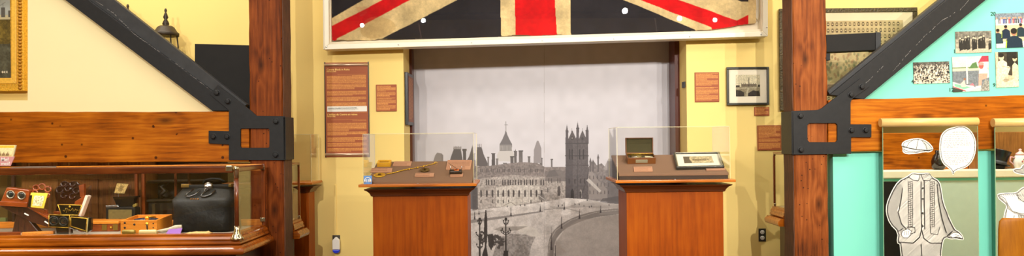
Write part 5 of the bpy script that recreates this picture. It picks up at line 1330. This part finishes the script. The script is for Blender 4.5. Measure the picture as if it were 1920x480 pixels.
def f12(P,w,h):
    P.img[:]=np.array((196,206,198))/255; P.noise(.06,9,3); P.rect(0,h*.30,w,h*.34,(120,140,90)); P.rect(0,h*.33,w,h*.43,(206,200,172)); P.rect(0,h*.41,w,h*.9,(116,124,128)); P.noise(.12,2,4,[(0,h*.41),(w,h*.41),(w,h*.9),(0,h*.9)])
    P.poly([(w*.45,h*.34),(w*.55,h*.2),(w*.66,h*.16),(w*.7,h*.34)],(88,124,72)); P.poly([(w*.7,h*.2),(w*.82,0),(w,0),(w,h*.17)],(172,58,76)); P.rect(w*.76,h*.17,w,h*.34,(226,216,200))
    P.rect(w*.38,0,w*.415,h*.78,(236,230,206))
    P.poly([(0,h*.7),(w*.2,h*.78),(w*.55,h*.84),(w*.66,h*.92),(w*.4,h),(w*.1,h),(0,h*.86)],(226,216,206)); P.poly([(w*.04,h*.76),(w*.3,h*.82),(w*.5,h*.88),(w*.3,h*.93),(w*.06,h*.84)],(130,190,160)); P.poly([(0,h*.86),(w*.3,h*.96),(w*.25,h),(0,h)],(60,70,60))
    P.line([(0,h*.84),(w*.35,h*.98)],1.4,(196,60,70)); P.poly([(w*.2,h*.78),(w*.32,h*.66),(w*.36,h*.86),(w*.24,h*.86)],(226,196,180)); P.ell(w*.33,h*.64,2,2.2,(150,100,70)); P.poly([(w*.46,h*.82),(w*.54,h*.76),(w*.6,h*.84)],(214,120,130))
    P.poly([(w*.74,h*.34),(w*.9,h*.3),(w,h*.42),(w,h*.62),(w*.8,h*.66),(w*.72,h*.5)],(232,222,214)); P.ell(w*.79,h*.28,4.6,6,(186,96,84)); P.ell(w*.79,h*.22,5.5,3,(214,150,140)); P.poly([(w*.72,h*.5),(w*.96,h*.5),(w*.94,h*.64),(w*.8,h*.68),(w*.78,h*.86),(w*.7,h*.86)],(220,160,140)); P.poly([(w*.62,h*.86),(w*.78,h*.84),(w*.76,h*.9),(w*.62,h*.9)],(240,236,226))
    P.poly([(w*.78,h*.9),(w*.9,h*.66),(w,h*.74),(w,h),(w*.76,h)],(150,150,140)); P.noise(.25,2,9,[(w*.78,h*.9),(w*.9,h*.66),(w,h*.74),(w,h),(w*.76,h)])
    P.noise(.05,1.3,7)
def f20(P,w,h):
    r=random.Random(14); P.img[:]=np.array((210,200,180))/255; P.rect(0,0,w,h*.3,(120,130,140)); P.noise(.2,2,3)
    for k in range(24): 
        x=r.uniform(0,w); P.ell(x,h*.14,1.4,1.8,(190,150,120)); P.rect(x-1.8,h*.17,x+1.8,h*.3,r.choice([(40,60,140),(200,60,60),(230,226,220),(50,50,60)]))
    for k in range(30): P.rect(k*w/30,h*.19,k*w/30+.8,h*.33,(200,204,200))
    P.rect(0,h*.31,w,h*.34,(226,226,220)); P.rect(0,h*.34,w,h,(204,186,150)); P.rect(0,h*.82,w,h,(222,220,206))
    for x,y,s,c in ((w*.04,h*.5,1.1,(40,60,70)),(w*.2,h*.4,1,(24,40,60)),(w*.5,h*.36,1,(30,50,60)),(w*.36,h*.55,2,(22,44,60)),(w*.78,h*.46,1.2,(230,228,220)),(w*.9,h*.55,1.4,(30,40,50))):
        P.poly([(x-9*s,y+22*s),(x-7.5*s,y+7*s),(x-2*s,y+3.5*s),(x+2*s,y+3.5*s),(x+7.5*s,y+7*s),(x+9*s,y+22*s)],c); P.line([(x-7*s,y+8*s),(x-8*s,y+20*s)],.9*s,(180,210,60),.9); P.ell(x,y,3*s,3.6*s,(170,120,90)); P.ell(x,y-1*s,3.1*s,2.8*s,(30,26,24))
    P.noise(.06,1.3,7)
def f9(P,w,h):
    P.img[:]=np.array((64,58,46))/255; P.noise(.2,5,3); P.rect(0,0,w*.12,h,(190,180,150))
    P.poly([(w*.05,h*.7),(w*.08,h*.28),(w*.3,h*.2),(w*.5,h*.3),(w*.64,h*.46),(w*.5,h*.7)],(222,214,184)); P.ell(w*.26,h*.14,5,6,(204,188,152)); P.ell(w*.25,h*.09,5.4,4,(34,30,24)); P.rect(w*.5,0,w*.95,h*.4,(40,36,30))
    P.poly([(w*.72,h*.75),(w*.74,h*.38),(w*.84,h*.3),(w,h*.4),(w,h*.8)],(206,198,168)); P.ell(w*.85,h*.2,4,5.2,(200,184,148)); P.ell(w*.85,h*.15,4.3,3.2,(34,30,24))
    P.poly([(0,h*.66),(w*.3,h*.6),(w*.9,h*.72),(w,h*.84),(w,h),(0,h)],(214,206,176)); P.ell(w*.6,h*.74,8,5,(196,182,148)); P.ell(w*.44,h*.8,6,3,(150,138,108),.7); P.line([(w*.3,h*.4),(w*.6,h*.45)],2,(180,170,140)); P.noise(.12,2,5)
wallphoto('wall_photograph','black-and-white photograph of a standing group in dark robes, numbered 1',[(1791,59.5),(1858.5,57.5),(1859.5,98),(1792,100)],f1,68,41)
wallphoto('wall_photograph','black-and-white photograph of a dense seated crowd, numbered 4',[(1712,117),(1779.5,115),(1781.5,155.5),(1713.5,157.5)],f4,68,41)
wallphoto('wall_photograph','colour photograph of a sailboat and a seated figure by water, numbered 12',[(1785,107),(1853.5,104.5),(1855.5,170),(1787,173)],f12,68,66)
wallphoto('wall_photograph','colour photograph of people in dark jackets before a crowd, numbered 20',[(1866,25.5),(1960,22),(1962,87),(1868,90.5)],f20,94,65)
wallphoto('wall_photograph','sepia photograph of two figures beside a bed, numbered 9',[(1866,98),(1908.5,97),(1910.5,162.5),(1868,164.5)],f9,42,66)
for s,x,y in (('1',1786.8,99.5),('4',1708.5,156.2),('12',1778.5,172),('20',1857,29.2),('9',1861.5,162.8)):
    o=text('wall_number',s,(WX(x,y,YP),YP-.0015,WZ(x,y,YP)),.042,M['tealink'],None); tag(o,{'1':'dark printed number beside the robed group photograph','4':'dark printed number beside the seated crowd photograph','12':'dark printed number beside the sailboat photograph','20':'dark printed number beside the photograph of dark jackets','9':'dark printed number beside the sepia bedside photograph'}[s],'number')
# small brackets under the beam
# =====================================================================  HANGING MIRRORS WITH CUT-OUT FIGURES
YR = 6.19
def mirror(label, xa, xb, xt0, xt1):
    zt_=WZ((xa+xb)/2,237,YR); t=thing('hanging_mirror',label,'mirror',((WX(xa,260,YR)+WX(xb,260,YR))/2,YR,.25))
    X0,X1=WX(xa,260,YR),WX(xb,260,YR)
    B().box(X0,X1,YR,YR+.008,.25,zt_+.01).build('mirror_sheet',M['mirror'],t)
    b=B()
    for x in (X0-.0025,X1): b.box(x,x+.0025,YR-.001,YR+.009,.25,zt_+.01)
    b.build('clear_edge',plain('green_acrylic_edge',rgb(150,190,150),.25),t)
    zc_=WZ((xa+xb)/2,229,YR); D0,D1_=WX(xt0,229,YR),WX(xt1,229,YR)
    B().tube([(D0,YR-.002,zc_),(D1_,YR-.002,zc_)],.033,24).build('wooden_dowel',M['blonde'],t)
    for x in (D0+.12,D1_-.12): B().box(x-.008,x+.008,YR+.02,YT-.004,zc_-.006,zc_+.006).build('bracket_pin',M['steel'],t)
    return t,X0,X1
t1,mX0,mX1=mirror('tall wood-topped mirror carrying a headless jacket figure, a cap and a speech bubble',1655.5,1833,1650,1832)
t2,_,_=mirror('tall wood-topped mirror at the right edge carrying a caped figure',1866,2040,1861,2044)
INK=(52,50,48); PAP=(244,242,232)
YS=YR-.003
def sticker(name,label,t,outline,draw,bbox,sc=2.4,sm=1,border=2.4):
    ol=smoothp(outline,sm) if sm else outline
    P=Paint(*bbox,sc,PAP,raw=False)
    # bbox given in unrolled pixels
    inn=inset(ol,border); draw(P,inn)
    m,sl=P.mask(ol); keep=np.zeros((P.h,P.w),bool); keep[sl]=m
    for k,q in enumerate(inn):
        pass
    o=P.build(name,M['print'],plane_at(YS),t,keep=keep,label=label)
    b=B(); pts=[W(x,y,YS+.0008) for x,y in ol]; b.extr(pts,(0,.0018,0)); b.build(name+'_board',plain('white_card',rgb(240,238,228),.6),t)
    return o
def hatch(P,pts,ang,pitch,wd,a=.75,col=INK,seed=1,wob=.6):
    r=random.Random(seed); xs=[p[0] for p in pts]; ys=[p[1] for p in pts]; cx_,cy_=sum(xs)/len(xs),sum(ys)/len(ys); R=max(max(xs)-min(xs),max(ys)-min(ys))
    m,sl=P.mask(pts)
    if m is None: return
    save=P.img.copy(); ca,sa=math.cos(ang),math.sin(ang); k=-R
    while k<R:
        x0,y0=cx_-sa*k,cy_+ca*k; s=[]
        for i in range(9):
            u=(i/8-.5)*2*R; o=r.uniform(-wob,wob); s.append((x0+ca*u-sa*o*.5,y0+sa*u+ca*o*.5))
        P.line(s,wd*r.uniform(.7,1.2),col,a); k+=pitch
    full=np.zeros((P.h,P.w),bool); full[sl]=m; P.img[~full]=save[~full]
def closed(p): return list(p)+[p[0]]
capo=[(1690,271),(1695,264.4),(1709,260),(1725,258.7),(1738.6,264.4),(1748,273.6),(1750.6,281),(1743,286),(1734,285),(1718,288.5),(1699.6,289.5),(1692,285),(1693,278)]
def dcap(P,inn):
    P.line(closed(inn),1,INK,.9); hatch(P,inn,.9,2.6,.4,.5,seed=2)
    P.line([(1691,274),(1705,278),(1722,281),(1738,282),(1749,281)],1.8,INK); P.line([(1722,260),(1720,270),(1718,280)],1,INK); P.line([(1700,276),(1704,268),(1714,261)],.9,INK); P.line([(1738,281),(1736,272),(1727,262)],.9,INK)
    P.line([(1694,280),(1704,284),(1718,285),(1733,283)],.9,INK); hatch(P,[(1726,260),(1740,266),(1748,279),(1738,281)],1.3,1.5,.5,.7,seed=3)
sticker('cap_cutout','white cut-out drawing of a flat cap',t1,capo,dcap,(1682,246,1760,300),3)
bub=[(1800.5,235),(1814,238.5),(1824,249),(1829.5,262),(1830.5,276),(1828,292),(1821,306),(1811,314.5),(1798,318),(1790,322),(1786.8,329.5),(1784,320),(1777,314),(1768,307),(1762.5,294),(1761,276),(1763,258),(1768,248),(1777.6,241),(1788,238.5)]
def dbub(P,inn):
    P.line(closed(inn),1.2,INK,.95)
    r=random.Random(5); 
    for k,y in enumerate([248+i*4.0 for i in range(16)]):
        if k in (8,): continue
        hw_=29*max(.2,math.sqrt(max(0,1-((y-278)/42)**2))); x=1796-hw_*.95 if k>0 else 1786
        xe=1796+hw_*.95*(r.uniform(.8,1) if k not in(7,15) else .1)
        while x<xe-1:
            w_=r.uniform(2,6); pts=[(x+i*.8,y+r.uniform(-.55,.55)) for i in range(int(min(w_,xe-x)/.8)+1)]
            if len(pts)>1: P.line(pts,.75,(84,84,86),.9)
            x+=w_+1.4
sticker('speech_bubble','white speech bubble with handwritten lines',t1,bub,dbub,(1752,225,1840,338),3)
jac=[(1711,323),(1725,325),(1743,323.5),(1747,331),(1762,339),(1766,356),(1769,378),(1778,402),(1790,429),(1799,434),(1805,441),(1808,450),(1800,450),(1792,448),(1782,449),(1775,446),(1770,449),(1768,457.5),(1765,480),(1766,540),(1768,640),(1735,640),(1730,520),(1724,640),(1690,640),(1690,540),(1689,459),(1681,455.6),(1684,436),(1668,420),(1661,400),(1662,382),(1672,358),(1684,339),(1700,331),(1706,327)]
def djac(P,inn):
    body=[(1704,332),(1725,338),(1748,333),(1758,342),(1762,400),(1768,446),(1764,456),(1735,458),(1727,448),(1716,458),(1684,454),(1686,436),(1694,400),(1692,350)]
    hatch(P,inn,-.75,2.1,1.0,.9,seed=1)
    hatch(P,[(1662,400),(1664,380),(1674,358),(1686,342),(1692,350),(1690,380),(1682,395),(1690,420),(1700,432),(1690,440),(1670,420)],.5,1.9,.8,.75,seed=4)
    hatch(P,[(1757,342),(1763,350),(1768,380),(1790,430),(1780,444),(1770,440),(1760,400)],1.1,1.9,.8,.75,seed=5)
    hatch(P,[(1690,458),(1766,458),(1768,640),(1690,640)],.9,2.6,.7,.6,seed=6)
    P.line(closed(inn),2.2,INK,.95)
    # open gap between arm and body
    P.poly([(1685,386),(1687,394),(1682,396)],PAP)
    for a in ([(1692,352),(1690,372),(1686,392),(1684,398),(1690,420),(1700,430)],[(1757,345),(1759,372),(1766,410),(1774,436)],[(1727,340),(1727,380),(1728,430),(1724,446),(1712,456),(1684,454)],[(1728,430),(1732,447),(1744,456),(1766,456)],[(1733,338),(1733,380),(1734,430)],[(1727,458),(1730,500),(1729,640)]): P.line(a,2.0,INK,.95)
    for x0_ in (1707,1748):
        P.poly([(x0_-4,340),(x0_+4,340),(x0_+4,428),(x0_-4,428)],(196,192,182),.5)
        for k in range(22): P.line([(x0_-4,342+k*4),(x0_+4,340+k*4)],1.1,INK,.8)
        P.line([(x0_-4,340),(x0_-4,428)],1.1,INK); P.line([(x0_+4,340),(x0_+4,428)],1.1,INK); P.line([(x0_,340),(x0_,428)],.8,INK)
    P.poly([(1710,325),(1725,327),(1722,338),(1712,338),(1704,332)],PAP); hatch(P,[(1710,325),(1725,327),(1722,338),(1712,338),(1704,332)],.7,1.8,.6,.6,seed=8); P.line([(1710,326),(1725,328),(1722,339),(1712,338),(1704,332),(1710,326)],1.3,INK)
    P.poly([(1727,327),(1743,326),(1748,333),(1742,339),(1731,338)],PAP); hatch(P,[(1727,327),(1743,326),(1748,333),(1742,339),(1731,338)],-.4,1.6,.8,.8,seed=9); P.line([(1727,327),(1743,326),(1748,333),(1742,339),(1731,338),(1727,327)],1.3,INK)
    for y in (353,373,400,424): P.ell(1730,y,2.0,2.2,INK,.95)
    P.line([(1700,426),(1715,426),(1716,436),(1702,440)],1.3,INK); P.line([(1744,424),(1745,438),(1758,440),(1762,426)],1.3,INK)
    # hands
    hl=[(1692,433),(1702,429),(1709,433),(1707,440),(1703,446),(1694,446),(1690,440)]
    P.poly(hl,PAP); P.line(closed(hl),1.1,INK); 
    for k in range(3): P.line([(1697+k*3.2,433),(1696+k*3.2,441)],.7,INK)
    hr=[(1780,441),(1788,436),(1798,437),(1804,443),(1805,448),(1799,445),(1794,444),(1786,446)]
    P.poly(hr,PAP); P.line(closed(hr),1.0,INK); P.line([(1790,440),(1799,442)],.7,INK); P.line([(1776,442),(1786,434)],2,INK); P.line([(1684,434),(1694,428)],1.6,INK)
sticker('jacket_cutout','headless cut-out drawing of a hatched button jacket and trousers',t1,jac,djac,(1650,312,1820,650),2.4)
hat=[(1898,320),(1903,315),(1914,315.5),(1916,309),(1926,307),(1960,309),(1975,316),(1988,320),(1976,327),(1930,330),(1905,326)]
def dhat(P,inn): hatch(P,inn,.8,1.7,.8,.85,seed=1); hatch(P,inn,-.8,2.2,.7,.7,seed=2); P.line(closed(inn),1.2,INK)
sticker('hat_cutout','cut-out drawing of a small brimmed hat',t2,hat,dhat,(1890,296,1995,340),3)
cape=[(1869.5,363),(1888,361),(1906,361),(1914,353),(1925,348),(1960,350),(1985,362),(2010,366),(2008,384),(1990,396),(1992,440),(2000,640),(1880,640),(1884,440),(1881,436),(1880,420),(1883,398),(1888,386),(1878,378),(1871,372)]
def dcape(P,inn):
    P.line(closed(inn),1.2,INK)
    P.line([(1873,366),(1884,372),(1890,384),(1898,396),(1912,400),(1930,402),(1960,400)],1.0,INK); 
    w=[(1871,367),(1880,374),(1887,382),(1892,392),(1902,399),(1916,403),(1940,406),(1965,403)]; P.line(w,2.6,(120,116,110),.6)
    for k in range(24): x=1872+k*4; P.line([(x,364),(x+3,368)],.7,INK,.7)
    P.line([(1906,362),(1910,372),(1922,380)],1,INK); hatch(P,[(1904,362),(1914,354),(1925,350),(1925,380),(1910,376)],.9,1.6,.7,.8,seed=3)
    P.line([(1902,404),(1898,420),(1896,450)],1.1,INK); P.line([(1888,392),(1884,420),(1884,440)],.8,INK); hatch(P,[(1908,402),(1930,404),(1936,450),(1914,450)],1.3,1.8,1,.85,seed=4)
sticker('cape_cutout','cut-out drawing of a scalloped cape and skirt',t2,cape,dcape,(1862,338,2020,650),2.4)

# =====================================================================  BENT PLYWOOD CHAIR
cy_=4.8; c=Vector((WX(1990,430,cy_)-.17,cy_,0)); t=thing('wooden_chair','honey-coloured bent plywood chair in front of the caped mirror at the right edge','chair',c)
xl=WX(1874,478,cy_)-c.x; 
def backring(z,w,dy):
    n=14; f=[]; 
    for i in range(n+1):
        u=-1+2*i/n; f.append(Vector((c.x+w*u, c.y+dy+.03*(u*u), z)))
    return f
zs=[.45,.6,.75,.86,.9,.918]; ws=[.2,.222,.212,.2,.19,.165]; ztop=WZ(1900,411,cy_)
sc_=(ztop-.45)/(.918-.45); xm_=WX(1886,430,cy_); hwm=c.x-xm_; b=B(); vs=[]
kk=hwm/.205
fr=[backring(.45+(z-.45)*sc_, w*kk, -.0+(z-.45)*.1) for z,w in zip(zs,ws)]; n=len(fr[0])
rings=[r_+[p+Vector((0,.016,0)) for p in r_[::-1]] for r_ in fr]
b.loft(rings); b.build('backrest',M['chairwood'],t,bevel=.004)
b=B(); b.loft([[Vector((c.x+sx*(.21 if s<.5 else .23),c.y-.42+ .44*s if False else c.y+.02-.44*s,.43-.02*math.sin(s*3))) + Vector((0,0,dz)) for sx,dz in ((-1,0),(1,0),(1,.016),(-1,.016))] for s in [i/8 for i in range(9)]],sm=False); b.build('seat',M['chairwood'],t,bevel=.006)
for sx in (-1,1):
    for sy in (0,1): B().tube([(c.x+sx*.19,c.y-.02-.36*sy,.425),(c.x+sx*.21,c.y+.02-.44*sy,.005)],.013,10).build('leg',M['steel'],t)

# =====================================================================  WHAT THE MIRRORS SHOW: COUNTER ON THE OPPOSITE SIDE
cb=3.25
t=thing('painted_counter','low grey-green counter with a cream rail, seen only in the hanging mirrors','counter',(4.9,cb-.1,0))
B().box(3.7,6.3,cb-.2,cb,0,1.0).build('panel',M['ggreen'],t)
B().box(4.08,4.46,cb,cb+.012,.1,.995).build('dark_recess_panel',M['blackbd'],t)  # flat black panel added to imitate an open dark recess
B().box(3.7,6.3,cb-.19,cb+.004,1.0,1.03).build('teal_strip',M['teal'],t)
B().box(3.7,6.3,cb-.3,cb+.03,1.03,1.12).build('cream_rail',M['frame_white'],t,bevel=.012)
tag(B().box(3.7,5.35,cb-.36,cb-.26,1.121,1.55).build('timber_beam',M['beamwood'],bevel=.006),'brown timber above the cream counter rail, seen only as a mirror reflection','beam')
tag(B().box(5.36,6.3,cb-.36,cb-.26,1.121,1.55).build('timber_beam',M['panelwood'],bevel=.006),'brown board behind the top hat and jug, seen only as a mirror reflection','board')
t=thing('shop_plant_jar','dark glass jar on the cream rail, seen in the first hanging mirror','jar',(4.93,cb-.12,1.121))
B().lathe([(0,0),(.05,0),(.075,.03),(.08,.1),(.06,.16),(.035,.19),(.04,.22),(.03,.225)],(4.93,cb-.12,1.121),'Z',20).build('body',plain('dark_brown_glaze',rgb(40,30,24),.2,coat=.4),t)
hx,hy,hz0=5.64,cb-.15,1.1215
t=thing('top_hat','black silk top hat tilted on the rail, reflected in the right-hand mirror','hat',(hx,hy,hz0))
Mh=Matrix.Translation((hx,hy,hz0+.05))@Matrix.Rotation(.28,4,'Y')
B().lathe([(.08,.0),(.078,.05),(.082,.1),(.095,.16),(.097,.168),(0,.17)],(0,0,0),'Z',28).xform(Mh).build('crown',plain('black_silk',rgb(22,22,24),.25),t)
B().lathe([(.08,.002),(.118,.012),(.12,.008),(.08,-.004)],(0,0,0),'Z',28).xform(Mh).build('brim',plain('black_silk',rgb(22,22,24),.25),t)
B().lathe([(.08,.0),(.0805,.04),(.078,.04)],(0,0,0),'Z',28).xform(Mh).build('hat_band',plain('grey_ribbon',rgb(60,60,62),.6),t)
B().lathe([(.06,-.05),(.07,-.02),(.05,.01)],(hx,hy,hz0+.05),'Z',16).build('stand',M['blackbd'],t)
jx=5.83; hy=cb-.05; t=thing('china_jug','white china jug with pink flowers and lid, reflected in the right-hand mirror','jug',(jx,hy,hz0)); j0=Vector((jx,hy,hz0))
chn=plain('white_china',rgb(240,232,224),.12,coat=.5,var=.01)
B().lathe([(0,0),(.05,0),(.055,.01),(.075,.05),(.078,.09),(.06,.14),(.05,.16)],j0,'Z',28).build('body',chn,t)
B().lathe([(.053,.16),(.045,.18),(.015,.2),(.012,.21),(.018,.225),(0,.235)],j0,'Z',24).build('lid',plain('pink_white_china',rgb(236,190,190),.15,var=.02),t)
B().tube([j0+Vector((-.06,0,.13)),j0+Vector((-.11,0,.14)),j0+Vector((-.12,0,.09)),j0+Vector((-.07,0,.05))],.008,10).build('handle',plain('pink_white_china',rgb(226,170,176),.15),t)
B().tube([j0+Vector((.06,0,.07)),j0+Vector((.1,0,.1)),j0+Vector((.115,0,.14))],[.014,.01,.008],10).build('spout',chn,t)
for dx,dz,cc_ in ((-.02,.09,(214,110,120)),(.015,.075,(190,140,60)),(.0,.11,(110,150,90)),(.03,.1,(214,120,130))): B().lathe([(.012,0),(.008,.004),(0,.005)],j0+Vector((dx,.074,dz)),'Y',10).build('painted_flower',plain('flower',rgb(*cc_),.3),t)

# =====================================================================  LIGHTS
bulb=emit('lamp_lens_glow',(1,.96,.9),260)
LC=(1,.95,.86)
def spot(x,y,z,tx,ty,tz,power,label,lr=.036,size=1.2,r=.03,blend=.6):
    p=Vector((x,y,z)); d=(Vector((tx,ty,tz))-p).normalized(); t=thing('track_spotlight',label,'spotlight',p,'track spotlights over the gallery')
    q=d.to_track_quat('Z','Y').to_matrix().to_4x4(); Mx=Matrix.Translation(p)@q
    B().lathe([(.03,-.2),(.06,-.18),(.062,0),(.058,0),(.056,-.02),(.03,-.05)],(0,0,0),'Z',20).xform(Mx).build('housing',M['blackbd'],t)
    B().lathe([(lr,-.012),(0,-.012)],(0,0,0),'Z',20).xform(Mx).build('lens',bulb,t)
    B().tube([p-d*.1,Vector((x-d.x*.1,y-d.y*.1,z+.14))],.01,8).build('stem',M['blackbd'],t)
    L=bpy.data.lights.new('spot','SPOT'); L.energy=power; L.spot_size=size; L.spot_blend=blend; L.shadow_soft_size=r; L.color=LC
    o=bpy.data.objects.new('spot_lamp',L); C.objects.link(o); o.location=p+d*.02; o.rotation_euler=(-d).to_track_quat('Z','Y').to_euler()
    return t
PW=1.75
spot(1.95,.64,3.7, 2.6,6.6,1.3, 520*PW,'track spotlight whose reflection is the first bright spot on the right of the flag glass',.05)
spot(3.07,-.26,3.7, 3.0,7,1.5, 520*PW,'track spotlight reflected brightest near the right end of the flag glass',.046)
spot(3.77,-.5,3.7, 3.6,6.4,1.4, 420*PW,'track spotlight reflected at the far right of the flag glass')
spot(-1.58,-.2,3.7, -1.2,7,1.5, 480*PW,'track spotlight reflected left of centre in the flag glass')
spot(-2.78,-.7,3.7, -2.6,7,1.2, 430*PW,'track spotlight reflected at the far left of the flag glass')
def track(x0,x1,y,z): tag(B().box(x0,x1,y-.02,y+.02,z,z+.04).build('lighting_track',M['blackbd']),'black ceiling lighting track carrying the gallery spotlights','lighting track')
track(-4,5,-.55,3.86)
def area(x,y,z,sx,sy,power,rot=(0,0,0),col=LC):  # added area lights without fixtures, soft fill for the room
    L=bpy.data.lights.new('fill_panel','AREA'); L.shape='RECTANGLE'; L.size=sx; L.size_y=sy; L.energy=power; L.color=col
    o=bpy.data.objects.new('fill_light',L); C.objects.link(o); o.location=(x,y,z); o.rotation_euler=rot; return o
area(-3.4,2.8,4.6,2.4,1.2,105,(.45,0,0)); area(0.4,2.8,4.6,2.4,1.2,90,(.45,0,0)); area(3.8,2.8,4.6,2.4,1.2,105,(.45,0,0))
area(-3.6,6.56,4.7,3,.2,110); area(2.9,6.9,4.7,3,.25,60)  # added fill above the cabinets and the wall behind the timbers
# added fill light inside the long case, no fixture there
area((KL+KX)/2,KY0+.12,zt-.035,2.2,.03,11)
area(5.0,4.9,4.7,2.4,.6,330,(-.6,0,0))  # added fill that brightens the counter reflected in the mirrors
w_=bpy.data.worlds.new('World'); w_.use_nodes=True; w_.node_tree.nodes['Background'].inputs[0].default_value=(1,.9,.78,1); w_.node_tree.nodes['Background'].inputs[1].default_value=.2
bpy.context.scene.world=w_
# =====================================================================  CAMERA
cam=bpy.data.cameras.new('camera'); cam.sensor_width=36; cam.lens=F*36/1920; cam.shift_y=25/1920; cam.clip_end=60
co=bpy.data.objects.new('camera',cam); C.objects.link(co); bpy.context.scene.camera=co
co.matrix_world=Matrix(((cs,sn,0,0),(0,0,-1,0),(-sn,cs,0,EYE),(0,0,0,1)))
sc=bpy.context.scene; sc.view_settings.view_transform='Standard'; sc.view_settings.look='None'; sc.view_settings.gamma=1; sc.view_settings.use_curve_mapping=False
sc.view_settings.exposure=-0.45
for o in bpy.data.objects:
    if '_o' in o: del o['_o']
